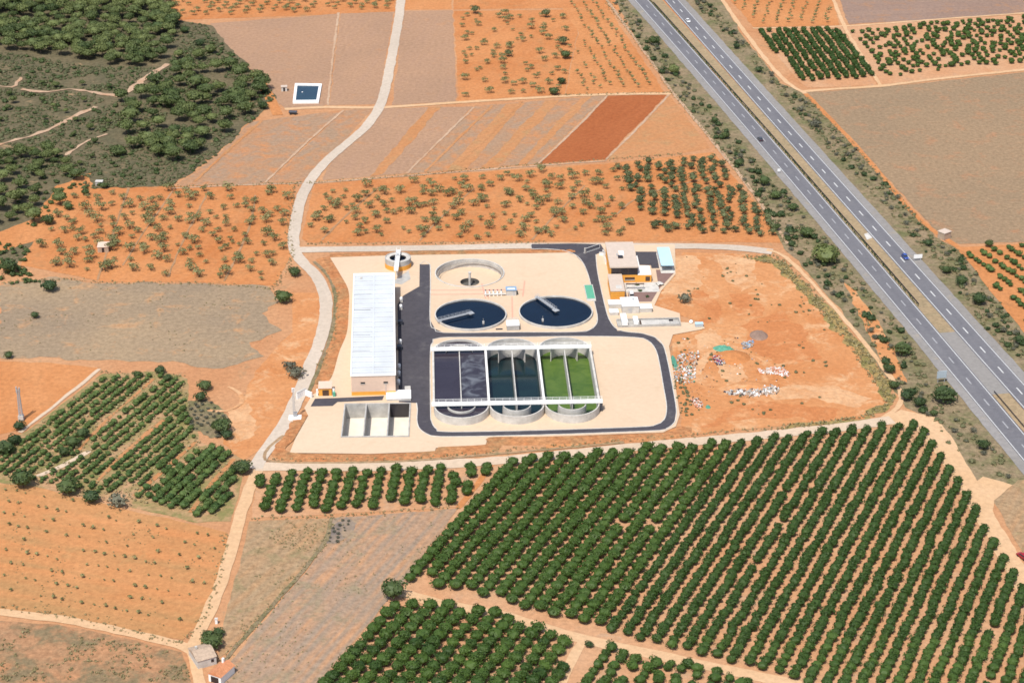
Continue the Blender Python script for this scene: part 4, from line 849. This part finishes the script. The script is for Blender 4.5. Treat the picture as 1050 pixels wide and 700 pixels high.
def scat(pp, dmin, nmax, z=.05, hill=False, tries=12):
    poly = [Vector(p) for p in pp]; xs = [p[0] for p in pp]; ys = [p[1] for p in pp]; out = []; grid = {}
    for _ in range(nmax*tries):
        a, b = random.uniform(min(xs), max(xs)), random.uniform(min(ys), max(ys))
        if not inside(a, b, pp): continue
        # uniform on the ground, not in the photo
        if random.random() > ((min(ys)+664)/(b+664))**3: continue
        q = G(a, b) if hill else P(a, b, z); k = (int(q.x/dmin), int(q.y/dmin))
        if any((q-g).length < dmin for i in (-1, 0, 1) for j in (-1, 0, 1) for g in grid.get((k[0]+i, k[1]+j), ())): continue
        grid.setdefault(k, []).append(q); out.append(q)
        if len(out) >= nmax: break
    return out
rs = random.uniform
# -- citrus: 300 nearest trees one by one, the farther ones as one planted mass
blockL = [(417,594),(508,481),(520,473),(620,465),(757,455),(768,462),(702,552),(630,645),(585,636),(520,620),(470,606),(430,602)]
blockR = [(762,454),(800,449),(850,444),(900,439),(940,437),(950,447),(960,462),(972,482),(985,500),(1000,522),(1030,572),(1050,604),(1075,645),(1110,720),(850,720),(800,693),(700,670),(625,650),(620,641),(696,552)]
blockB = [(330,702),(362,664),(405,620),(430,616),(500,630),(560,646),(582,653),(588,668),(565,715),(320,725)]
blockS = [(608,673),(620,664),(700,682),(770,700),(800,720),(575,730)]
strip = [(263,490),(300,485),(400,484),(500,480),(508,479),(470,516),(400,523),(264,527)]
nrm_ = Vector((math.sin(R(66.4)), -math.cos(R(66.4)))); cut = nrm_.dot(P(625, 641).xy)
blockL = [(417,594),(508,481),(520,473),(620,465),(757,455),(800,452),(740,552),(670,655),(585,636),(520,620),(470,606),(430,602)]
blockR = [(735,456),(762,454)]+blockR[1:-2]+[(625,650),(600,646),(605,630),(680,552)]
big = [(p, K_cit, rs(.78, .96), 'L') for p in rows(blockL, 66.4, 4.72, 3.9, .14, .006, ((nrm_.dot(P(425, 591).xy)-nrm_.dot(sum((P(*q, .05).xy for q in blockL), Vector((0, 0)))/len(blockL))) % 4.72, 0)) if nrm_.dot(p.xy) < cut]
last = max(nrm_.dot(b[0].xy) for b in big)-.35; cR = sum((P(*p, .05).xy for p in blockR), Vector((0, 0)))/len(blockR)  
big += [(p, K_cit, rs(.82, 1.02), 'B') for p in rows(blockB, 66.5, 4.8, 4.3, .16, .006)]
big += [(p, K_hed, rs(.8, .98), 'R') for p in rows(blockR, 66.4, 4.6, 3.0, .18, .003, ((last+4.5-nrm_.dot(cR)) % 4.6, 0)) if nrm_.dot(p.xy) > last+2.6] + [(p, K_hed, rs(.7, 1.1), 'S') for p in rows(blockS, 64.5, 4.5, 3.3, .4, .15)] + [(p, K_cit, rs(.72, .86), 'T') for p in rows(strip, 86, 4.9, 3.9, .25, .04)]
big = [b for b in big if inframe(b[0])]; big.sort(key=lambda b: b[0].y)
lab = dict(L='large round citrus tree in the big left-hand block of the main orchard', B='large round citrus tree in the bottom block below the orange track', R='dark hedge-like citrus tree in the close rows of the main orchard', S='small citrus tree in the patchy block at the bottom edge', T='citrus tree in the short rows between the sandy track and the tan field')
grp = dict(L='citrus trees of the left block', B='citrus trees of the bottom block', R='citrus trees of the right hedge rows', S='citrus trees of the patchy bottom block', T='citrus trees of the short front rows')
for p, K, s, t in big[:300]: K.place(p, lab[t], grp[t], s, rs(.92, 1.08))
farL = [(p, s) for p, K, s, t in big[300:] if K is K_cit]; farR = [(p, s) for p, K, s, t in big[300:] if K is K_hed]
low_c = [crown(300+i, 2.6, 3.4, 1.95, 260, .58, 8, core=.82) for i in range(6)]; low_h = [crown(320+i, 2.05, 3.0, 1.65, 190, .52, 6, core=.8) for i in range(6)]
trc1 = rows([(775,33),(860,31),(895,74),(898,80),(830,84),(822,84)], -84.7, 4.6, 3.6, .3, .05); trc2 = rows([(870,33),(960,24),(1075,16),(1075,62),(960,73),(908,80)], -84.7, 4.6, 4.6, .8, .25)
farL += [(p, rs(.45, .8)) for p in trc2 if inframe(p)]; farR += [(p, rs(.8, 1.05)) for p in trc1]
o = K_cit.joined('citrus_orchard', farL, 'farther citrus trees of the orchards, round crowned', 'orchard', low_c)
o = K_hed.joined('citrus_orchard', farR, 'farther citrus trees planted in close hedge-like rows', 'orchard', low_h)
# -- almonds
alm = []
A1 = [(316,243),(330,195),(420,186),(560,176),(628,170),(640,200),(660,242),(500,246)]
alm += [(p, rs(.5, 1.15), 'almond tree with a thin olive crown in the orange field above the plant', 'almonds above the plant') for p in rows(A1, 70, 7.0, 7.2, 1.7, .12)]
A2p = [(70,203),(118,196),(300,194),(292,238),(294,262),(278,288),(200,284),(100,282),(32,268),(45,240)]
alm += [(p, rs(.5, 1.2), 'almond tree in the stripy orange field left of the pale road', 'almonds left of the pale road') for p in rows(A2p, 66, 7.0, 7.4, 1.7, .14)]
A3 = [(468,16),(580,13),(588,34),(577,94),(474,101)]
alm += [(p, rs(.5, 1.15), 'scattered almond tree in the orange field at the top between road and saplings', 'almonds at the top') for p in rows(A3, 88, 8.6, 9.5, 2.4, .25)]
A4 = [(172,-16),(404,-20),(403,9),(290,14),(176,17)]
alm += [(p, rs(.6, 1.0), 'almond tree in the strip at the top edge left of the pale road', 'almonds at the top edge') for p in rows(A4, 80, 7, 7.2, .8, .12) if inframe(p)]
alm.sort(key=lambda a: a[0].y)
for p, s, l, g in alm[:300]: K_alm.place(p, l, g, s, rs(.9, 1.15))
if len(alm) > 300: K_alm.joined('almond_orchard', [(p, s) for p, s, _, _ in alm[300:]], 'farther almond trees in the fields at the top', 'orchard')
# -- olives / darker almonds right of them
O1 = [(632,172),(700,165),(732,160),(770,205),(798,236),(796,243),(690,240),(668,236),(650,205)]
for p in rows(O1, -91.5, 4.9, 5.4, .7, .1): K_oli.place(p, 'dark olive tree in the dense rows between the almonds and the motorway', 'olive trees in dense rows', rs(.75, 1.1), rs(.9, 1.1))
# -- young almonds at the top
ya = [(p, 'young almond tree in the orange triangle left of the motorway') for p in rows([(580,2),(618,2),(676,92),(584,94),(597,34)], -81.1, 6.6, 6.4, .5, .06)] + [(p, 'young almond tree in the orange field at the top right of the motorway') for p in rows([(732,-16),(846,-16),(856,24),(776,26)], 77.5, 6.8, 6.2, .5, .06)]
for p, l in [y for y in ya if inframe(y[0])][:300]: K_yal.place(p, l, 'young almonds left of the motorway' if 'triangle' in l else 'young almonds right of the motorway', rs(.75, 1.2), rs(.85, 1.1))
# -- young grove on the left
gp = [(104,388),(165,384),(188,392),(190,412),(202,452),(245,472),(240,500),(228,528),(202,530),(150,512),(64,500),(-12,486),(-12,464),(30,444)]
gv = [p for p in rows(gp, 68, 3.45, 1.95, .2, .06) if inframe(p)]; random.shuffle(gv)
gaps = [[P(*q).xy for q in l] for l in ([(158,388),(110,430),(80,462)], [(168,430),(130,462),(98,495)], [(202,452),(170,480),(138,508)], [(240,470),(215,498),(195,525)], [(92,462),(62,478),(38,488)])]
def near(p): return any((Vector(p.xy)-(a+(b-a)*max(0, min(1, (Vector(p.xy)-a).dot(b-a)/(b-a).length_squared)))).length < 1.5 for l in gaps for a, b in zip(l, l[1:]))
gv = [p for p in gv if not near(p) and noise.noise((p.x*.06, p.y*.06, 2)) > -.55]
def dense(p): a, b = px_of(p.x, p.y, 0); return a > 135+(530-b)*.55 and a < 245 and b > 445
gv.sort(key=lambda p: p.y)
for p in gv[:300]: K_grv.place(p, 'bright young citrus tree in the dense corner rows of the left grove' if dense(p) else 'small young citrus tree in the weedy rows of the left grove', 'young citrus in the dense corner' if dense(p) else 'young citrus in the weedy rows', rs(1.0, 1.3) if dense(p) else rs(.6, 1.0), rs(.9, 1.1))
if len(gv) > 300: K_grv.joined('young_citrus_grove', [(p, rs(.6, 1.05)) for p in gv[300:]], 'farther small citrus trees of the left grove', 'orchard')
for p in rows([(988,258),(1060,252),(1090,262),(1090,380),(1050,328)], -70, 6.5, 3.0, .3, .15):
    if inframe(p): K_grv.place(p, 'small citrus tree in the orange field at the right edge', 'young citrus at the right edge', rs(.8, 1.3), 1)
# -- saplings bottom left
sp = [p for p in rows([(4,500),(30,503),(110,522),(190,542),(226,551),(218,590),(190,640),(150,643),(60,625),(4,612)], -17, 6.6, 3.5, .25, .42)]
for p in sp: K_sap.place(p, 'tiny sapling in the bare orange field at lower left', 'saplings in the orange field', rs(.6, 1.25), 1)
TRAILS = [[G(*q).xy for q in l] for l in ([(-5,150),(30,140),(52,132),(76,120),(98,110),(118,100),(130,95),(140,88),(150,80),(160,74),(172,66)], [(22,92),(48,95),(72,92),(105,97),(122,98)], [(68,160),(90,145),(110,138)], [(-5,88),(12,90),(22,80)])]
def clear(p, d=2.2): return not any((p.xy-(a+(b-a)*max(0, min(1, (p.xy-a).dot(b-a)/(b-a).length_squared)))).length < d+1.6*noise.noise((p.x*.08, p.y*.08, 7)) for l in TRAILS for a, b in zip(l, l[1:]))
# -- pine wood
wood = [(-12,-14),(168,-14),(174,8),(182,22),(176,52),(160,68),(120,70),(86,62),(40,56),(-12,48)]
slope = [(122,104),(160,82),(182,60),(212,62),(262,78),(282,98),(262,118),(222,142),(190,166),(140,168),(122,150)]
left_ = [(-12,168),(30,150),(62,160),(80,185),(58,190),(70,215),(46,232),(-12,236)]
pn = [(q, rs(.75, 1.15), 'pine tree inside the dense wood at the top left corner', 'pines of the dense wood') for q in scat(wood, 4.3, 250, hill=True)]
pn += [(q, rs(.75, 1.25), 'pine tree on the scrubby slope between the wood and the pond', 'pines on the scrubby slope') for q in scat(slope, 5.2, 78, hill=True)]
pn += [(q, rs(.6, 1.05), 'pine tree on the bank at the left edge above the almonds', 'pines at the left edge') for q in scat(left_, 5.6, 34, hill=True)]
pn += [(q, rs(.35, .6), 'young pine dotted in the open scrub below the wood', 'young pines in the scrub') for q in scat([(20,75),(110,82),(120,100),(118,150),(70,180),(20,160),(-5,120)], 9, 24, hill=True)]
pn.sort(key=lambda a: a[0].y)
pn = [a for a in pn if clear(a[0], 3.6)]
for q, s, l, g in pn[:300]: K_pin.place(q, l, g, s, rs(.85, 1.05))
if len(pn) > 300: K_pin.joined('pine_wood', [(q, s) for q, s, _, _ in pn[300:]], 'farthest pines of the dense wood at the top edge', 'wood')
# -- single trees and bushes
T = [
 (K_rnd, 671, 46, 1.05, 'broad pine on the left verge, topmost beside the motorway'), (K_rnd, 691, 76, 1.1, 'broad pine on the left verge level with the young almond triangle corner'), (K_rnd, 846, 270, 1.75, 'largest round pine between the dirt lot corner and the motorway'),
 (K_rnd, 243, 103, 1.55, 'largest dark round pine at the right end of the scrubby slope'), (K_rnd, 160, 22, 1.5, 'dark round pine at the right edge of the dense wood'), (K_drk, 190, 34, 1.1, 'dark bush in the scrub just right of the dense wood'), (K_drk, 205, 48, 1.2, 'dark bush at the edge of the tan field right of the dense wood'), (K_rnd, 166, 148, 1.2, 'round pine at the lower side of the scrubby slope'), (K_rnd, 121, 160, 1.2, 'round pine at the lower left of the scrubby slope'), (K_rnd, 216, 55, 1.1, 'round pine standing off the right edge of the dense wood'),
 (K_drk, 757, 170, 1.0, 'dark bush on the verge beside the light orange triangle field'), (K_drk, 784, 190, 1.25, 'dark tree on the verge above the olive rows, upper of a close pair'), (K_drk, 795, 204, 1.1, 'dark tree on the verge above the olive rows, lower of a close pair'), (K_drk, 813, 216, 1.0, 'dark bush on the verge beside the lower right corner of the olive rows'), (K_drk, 795, 236, .9, 'dark bush at the end of the olive rows'), (K_drk, 826, 243, 1.3, 'dark tree just above the largest round pine'), (K_drk, 733, 126, .8, 'small dark bush on the verge above the light orange triangle field'), (K_drk, 744, 142, .9, 'dark bush on the verge left of the light orange triangle tip'),
 (K_drk, 925, 364, 1.5, 'broad dark bush beside the left carriageway above the big road sign'), (K_drk, 911, 382, 1.0, 'round dark bush outside the dirt lot fence corner'), (K_drk, 929, 410, 1.0, 'dark bush below the round bush outside the lot corner'), (K_drk, 943, 417, 1.0, 'dark bush between the lot corner and the wide dark tree'), (K_drk, 968, 412, 1.9, 'wide dark tree below the big road sign'), (K_drk, 917, 398, .9, 'greyish dark bush by the lot corner, in the middle of its row'), (K_drk, 1008, 460, 1.0, 'lone green bush on the dry verge near the bottom right'), (K_drk, 957, 426, .6, 'small bush at the turn of the sandy road'),
 (K_drk, 952, 252, .8, 'dark bush on the right verge left of the stone hut'), (K_drk, 1014, 253, .8, 'round dark bush at the top of the orange field at the right edge'), (K_drk, 970, 280, .9, 'dark bush on the right verge, upper in the row beside the blue car'), (K_drk, 986, 292, 1.1, 'dark bush on the right verge, middle of the row below the blue car'), (K_drk, 1004, 312, 1.2, 'dark bush on the right verge, lower in the row below the blue car'), (K_drk, 1045, 352, .9, 'green bush on the right verge at the edge of the photo'), (K_drk, 728, 8, .7, 'dark bush on the right verge at the top edge'), (K_drk, 755, 50, .8, 'dark bush on the right verge above the white line of young almonds'), (K_drk, 778, 74, .9, 'dark green bush on the right verge beside the hedge citrus corner'), (K_gry, 836, 130, 1.3, 'large grey thicket on the right verge by the fallow field'), (K_gry, 821, 114, 1.0, 'grey thicket on the right verge below the citrus corner'),
 (K_drk, 291, 310, 1.5, 'dark tree at the bend of the pale road'), (K_drk, 302, 283, 1.05, 'dark tree just above the bend of the pale road'), (K_gry, 303, 387, 1.5, 'greyish bush leaning along the pale road above the white mast slab'), (K_gry, 297, 378, 1.1, 'greyish bush on the upper end of the roadside thicket'),
 (K_drk, 164, 383, .85, 'round dark tree at the top edge of the left grove'), (K_drk, 141, 387, .75, 'round bush inside the top row of the left grove'), (K_drk, 172, 390, .7, 'bush just right of the grove top edge tree'), (K_drk, 210, 399, 1.1, 'larger dark tree right of the grove top corner'), (K_drk, 206, 411, .95, 'greyish green tree below the larger dark tree right of the grove'), (K_drk, 228, 444, 1.5, 'dark tree in the grey brush patch right of the grove'), (K_drk, 233, 450, .85, 'small dark tree under the tree in the grey brush patch'), (K_drk, 249, 485, 1.35, 'dark tree beside the sandy track at the right of the grove'), (K_drk, 24, 499, 1.55, 'big round dark tree at the lower left corner of the grove'), (K_drk, 70, 506, 1.5, 'big dark tree second along the bottom edge of the grove'), (K_drk, 94, 515, 1.25, 'big dark tree third along the bottom edge of the grove'), (K_gry, 121, 519, 1.5, 'grey leafless looking bush at the bottom edge of the grove'), (K_drk, 75, 458, 1.1, 'dark tree in the middle of the grove, left of a pair'), (K_drk, 85, 448, 1.05, 'dark tree in the middle of the grove, right of a pair'), (K_drk, 66, 467, .9, 'smaller dark bush below the pair of trees in the grove'), (K_drk, 5, 465, 1.5, 'dark tree cut by the left edge beside the grove'), (K_drk, 15, 456, 1.0, 'dark bush just right of the tree cut by the left edge'), (K_drk, 20, 440, .9, 'dark bush at the foot of the lattice tower'), (K_drk, 9, 367, .7, 'bush at the top left corner of the orange field'),
 (K_drk, 10, 280, 1.6, 'big dark tree at the left edge above the fallow field'), (K_drk, 51, 298, 1.35, 'bright green tree at the corner between almonds and fallow field'), (K_drk, 36, 326, .7, 'small dark bush in the fallow field at left'), (K_drk, 50, 230, 1.2, 'dark tree on the orange bank left of the almonds'), (K_drk, 71, 215, .9, 'dark bush on the upper orange bank left of the almonds'), (K_drk, 88, 200, .8, 'round dark bush at the top left of the almond field'), (K_drk, 107, 193, .8, 'round green bush beside the tiny white hut'),
 (K_drk, 403, 613, 1.55, 'lone grey green tree at the corner of the main orchard'), (K_drk, 217, 664, 1.35, 'dark tree right above the low pale stone cottage'), (K_drk, 213, 655, .8, 'bush left of the dark tree above the cottages'), (K_drk, 224, 652, .8, 'bush beside the track above the cottages'), (K_drk, 604, 663, .55, 'tiny round tree at the crossing of the orange tracks'),
 (K_drk, 568, 97, 1.2, 'dark bush at the lower corner of the top almond field'), (K_drk, 576, 86, 1.0, 'dark bush on the right edge of the top almond field'), (K_drk, 580, 60, 1.2, 'dark bush halfway up the right edge of the top almond field'), (K_oli, 521, 58, 1.2, 'large olive in the middle of the top almond field'), (K_oli, 577, 46, 1.5, 'largest pale olive near the right edge of the top almond field'), (K_oli, 560, 18, 1.3, 'large olive near the top of the top almond field'), (K_oli, 487, 14, 1.4, 'large olive at the top left of the top almond field'),
 (K_gry, 702, 310, 1.2, 'low dark weed clump in the dirt lot beside the inlet works'), (K_drk, 265, 80, 1.2, 'dark tree between the pine slope and the pond'), (K_drk, 270, 112, 1.1, 'dark tree below the pond track'), (K_drk, 272, 96, .9, 'dark bush left of the tiny shed'),
 (K_psm, 653.5, 293, .7, 'small ornamental shrub in front of the office terrace'), (K_psm, 656.5, 299, .75, 'small dark ornamental tree between terrace and purple paving'), (K_psm, 664, 305, .6, 'thin young tree on the purple paving'),
]
nm = {'pine_tree': 'pine', 'bushy_tree': 'tree'}
for K, a, b, s, l in T:
    o = K.place(G(a, b) if a < 285 and b < 190 else P(a, b, .05), l, None, s, rs(.88, 1.05))
    if K is K_psm: o.name = 'shrub'; o['category'] = 'shrub'
# -- scrub and weeds nobody could count
def pts(pp, n, dmin, lo, hi, hill=False, clump=None): return [(q-Vector((0, 0, .05)), rs(lo, hi)) for q in scat(pp, dmin, n, hill=hill) if (clump is None or noise.noise((q.x*.07, q.y*.07, 11))+.5*noise.noise((q.x*.3, q.y*.3, 12)) > clump) and (not hill or clear(q))]
V1 = [(624,0),(640,0),(690,66),(770,160),(850,250),(930,345),(985,418),(1030,470),(1040,495),(985,470),(950,428),(918,392),(865,318),(812,258),(778,205),(735,148),(690,92)]
V2 = [(708,0),(726,0),(762,40),(800,86),(826,100),(880,154),(958,244),(985,260),(1050,340),(1050,372),(1014,340),(935,243),(860,165),(768,60)]
K_scr.joined('scrub', pts(V1, 1000, 1.7, .4, 1.25)+pts(V2, 800, 1.7, .4, 1.25), 'grey green scrub covering both motorway verges', 'scrub')
K_dry.joined('dry_weeds', pts(V1, 900, 1.2, .5, 1.3)+pts(V2, 800, 1.2, .5, 1.3), 'dry straw-coloured weeds on the motorway verges', 'weeds')
S1 = [(-8,52),(90,68),(165,70),(180,55),(215,35),(255,70),(284,100),(258,126),(222,160),(178,190),(62,196),(40,190),(-8,150)]
sc_ = [p for p in pts(S1, 3200, 1.1, .4, 1.15, True)]+pts([(172,20),(215,26),(228,50),(215,60),(180,62)], 160, 1.2, .4, 1.2)
def on_trail(p):
    a, b = px_of(*p); return noise.noise((p[0]*.035, p[1]*.05, 4)) > .30
K_scr.joined('scrub', [p for p in sc_ if not on_trail(p[0])], 'low grey green scrub on the hillside around the pine wood', 'scrub')
K_psm.joined('scrub', [p for p in pts(S1, 420, 3.0, .5, 1.2, True) if not on_trail(p[0])]+pts(left_, 60, 3, .5, 1.1, True)+pts([(-5,250),(30,255),(24,275),(50,290),(0,292)], 40, 1.5, .5, 1.2), 'darker bushes scattered in the hillside scrub', 'scrub')
K_psm.joined('scrub', pts(V1[:6]+V1[10:], 210, 2.4, .6, 1.6)+pts(V2, 160, 2.6, .5, 1.3), 'rounded dark shrubs crowding the motorway verges', 'scrub')
E1 = [(760,262),(800,262),(835,298),(875,344),(912,390),(918,408),(905,424),(860,434),(800,441),(800,436),(880,428),(908,411),(876,364),(827,304),(795,272),(764,265)]
K_dry.joined('dry_weeds', pts(E1, 900, .9, .6, 1.5), 'yellow green weed strip along the edge of the dirt lot', 'weeds')
K_scr.joined('scrub', pts([(700,258),(800,268),(880,380),(900,415),(700,436),(694,340),(730,330),(690,300)], 240, .6, .2, .75, clump=.1)+pts([(690,385),(700,385),(712,425),(697,432)], 30, 1.5, .4, .8), 'small weeds dotted over the orange dirt lot', 'scrub')
K_dry.joined('dry_weeds', [(Vector((q.x, q.y, .05)), rs(.35, .9)) for ln in ([(0,290),(60,286),(110,290),(200,291),(280,296)], [(316,188),(420,180),(550,169),(700,158)], [(176,192),(300,188)], [(262,531),(340,529),(470,519)], [(340,530),(334,553),(310,585),(262,640),(225,682)], [(400,608),(440,618)], [(232,548),(224,592),(203,642),(190,655)], [(0,622),(60,630),(140,648),(188,660)], [(690,95),(735,150),(778,205),(806,250)], [(622,2),(655,45),(690,95)], [(826,100),(880,156),(950,236),(985,260)], [(316,250),(420,249.5),(560,248.5)], [(575,98),(690,95)], [(303,187),(296,238),(299,264),(283,293)], [(104,382),(190,386)], [(280,470),(420,470),(520,462),(640,452),(690,447),(800,439)], [(345,300),(344,340),(330,376)]) for p in smooth_line([P(*x) for x in ln], .7) for q in [p+Vector((random.gauss(0, .8), random.gauss(0, .8)))]], 'ragged dry weeds along the field edges', 'weeds')
K_gry.joined('brush', [(q[0], q[1]*.5) for q in pts([(195,415),(215,410),(240,440),(225,450),(195,438)], 45, 2.2, .4, .8)]+[(q[0], q[1]*.4) for q in pts([(337,545),(352,533),(360,535),(348,556),(338,558)], 18, 1.6, .4, .8)], 'heaps of grey dead brush beside the fields', 'brush')
W1 = [(104,388),(188,392),(202,452),(236,480),(222,528),(60,500),(0,480),(0,465)]
K_dry.joined('dry_weeds', pts(W1, 900, 1.6, .5, 1.3), 'dull green weeds between the young trees of the left grove', 'weeds')
K_dry.joined('dry_weeds', pts([(0,640),(140,660),(186,672),(198,698),(0,698)], 800, .4, .3, 1.0, clump=.05)+pts([(0,295),(200,294),(300,335),(235,378),(0,362)], 300, .5, .3, .7, clump=.15)+pts([(262,536),(336,534),(310,585),(240,668)], 700, .4, .2, .7, clump=.0)+pts([(345,532),(466,524),(400,606),(325,700),(230,700)], 600, .4, .2, .6, clump=.12)+pts([(0,496),(110,520),(190,540),(228,548),(195,648),(60,628),(0,616)], 700, .3, .2, .6, clump=.12), 'sparse dry tufts in the fallow fields', 'weeds')
K_gry.joined('scrub', [(p, q*.5) for p, q in pts(V1, 260, 2, .5, 1.3)+pts(V2, 220, 2, .5, 1.3)], 'greyish brown dry shrubs on the motorway verges', 'scrub')
# -- rubble on the dirt lot
def rubble(name, pp, n, cols, smin, smax, label, hz=.5):
    mats = [M[c] for c in cols]; bm = bmesh.new(); q0 = P(sum(p[0] for p in pp)/len(pp), sum(p[1] for p in pp)/len(pp), 0)
    for q in scat(pp, .35, n, 0, tries=30):
        s = rs(smin, smax)*.62; k = len(bm.faces); r = bmesh.ops.create_cube(bm, size=1); mt = Matrix.Translation((q.x-q0.x, q.y-q0.y, rs(0, hz))) @ Matrix.Rotation(rs(0, 6.3), 4, Vector((rs(-1, 1), rs(-1, 1), rs(.2, 1))).normalized()) @ Matrix.Diagonal((s*rs(.5, 1.6), s, s*rs(.2, .8), 1))
        for v in r['verts']: v.co = mt @ v.co+Vector((rs(-.1, .1), rs(-.1, .1), rs(-.05, .05)))
        mi = random.randrange(len(mats))
        for f in {f for v in r['verts'] for f in v.link_faces}: f.material_index = mi
    o = bm_obj(name, bm, mats); o.location = q0; tag(o, label, 'rubble', 'rubble heaps on the dirt lot', 'stuff'); return o
rubble('rubble', [(691,366),(712,360),(719,360),(714,375),(712,392),(700,395),(690,390)], 300, ['white', 'conc', 'stone', 'concl', 'tile', 'sign', 'stone', 'bwin', 'tarp'], .4, 1.1, 'mixed pale builders rubble heap right beside the plant road')
rubble('rubble', [(695,345),(760,345),(800,378),(805,405),(760,412),(700,418)], 150, ['stone', 'conc', 'white', 'bwin', 'tile', 'card', 'scrub'], .25, .9, 'loose scattered debris between the heaps on the dirt lot', .2)
rubble('rubble', [(777,379),(790,377),(803,377),(810,384),(808,387),(795,384),(780,383)], 150, ['white', 'white', 'concl', 'pinkp', 'stone'], .4, 1.1, 'white and pink rubble scattered in the middle of the dirt lot')
rubble('rubble', [(742,402),(755,399),(770,400),(790,395),(799,397),(797,404),(770,407),(748,405)], 260, ['conc', 'concl', 'white', 'card', 'stone', 'stone', 'conc'], .5, 1.3, 'long grey and white rubble heap at the lower side of the lot')
rubble('rubble', [(730,366),(742,364),(744,374),(734,375)], 90, ['card', 'carb', 'concl', 'tail', 'conc'], .4, 1.0, 'small dark and blue rubbish heap left of the green tarpaulin')
rubble('rubble', [(706,410),(716,408),(722,416),(716,420)], 60, ['white', 'conc', 'bwin', 'pinkp'], .3, .9, 'thin scatter of pale rubbish at the lower left of the lot')
rubble('rubble', [(760,352),(772,350),(772,356),(762,358)], 70, ['conc', 'stone', 'kiosk'], .5, 1.1, 'grey stone rubble right of the green tarpaulin')
def mound(px, py, rx, ry, h, mat, label, cat, name, rz=0, rough_=.35):
    bm = bmesh.new(); bmesh.ops.create_grid(bm, x_segments=26, y_segments=20, size=1)
    for v in bm.verts:
        d = math.hypot(v.co.x, v.co.y); k = max(0, 1-d*d); z = h*k*(1+rough_*noise.noise(v.co*3+Vector((px, py, 0))))-.08
        v.co = Vector((v.co.x*rx, v.co.y*ry, z))
    o = bm_obj(name, bm, M[mat], None, True); o.location = P(px, py, 0); o.rotation_euler = (0, 0, R(rz)); tag(o, label, cat); return o
mound(778, 344, 3.6, 4.5, 1.6, 'purple', 'dark purplish soil mound in the upper part of the dirt lot', 'mound', 'soil_mound')
mound(752, 366, 6.5, 6.0, 1.6, 'orange', 'orange earth mound under the green tarpaulin', 'mound', 'soil_mound', -15)
mound(742, 358, 4.2, 2.6, 1.5, 'tarp', 'green tarpaulin draped over an earth heap', 'tarpaulin', 'tarpaulin', -18, .6)
mound(691.5, 372, 1.0, 6.5, 1.1, 'tarp', 'green netting heap beside the plant road', 'netting', 'netting', 2, .8)
mound(726, 417.5, 1.0, 1.2, .9, 'tarp', 'tiny green heap at the lower left of the dirt lot', 'heap', 'netting', 0, .6)
mound(770, 396, 9, 4, 1.0, 'lot', 'low orange earth bank behind the long rubble heap', 'mound', 'soil_mound', 3)
print('objects', len(bpy.data.objects), 'citrus', len(big), 'almond', len(alm), 'grove', len(gv), 'pines', len(pn), 'saplings', len(sp), 'young', len(ya))
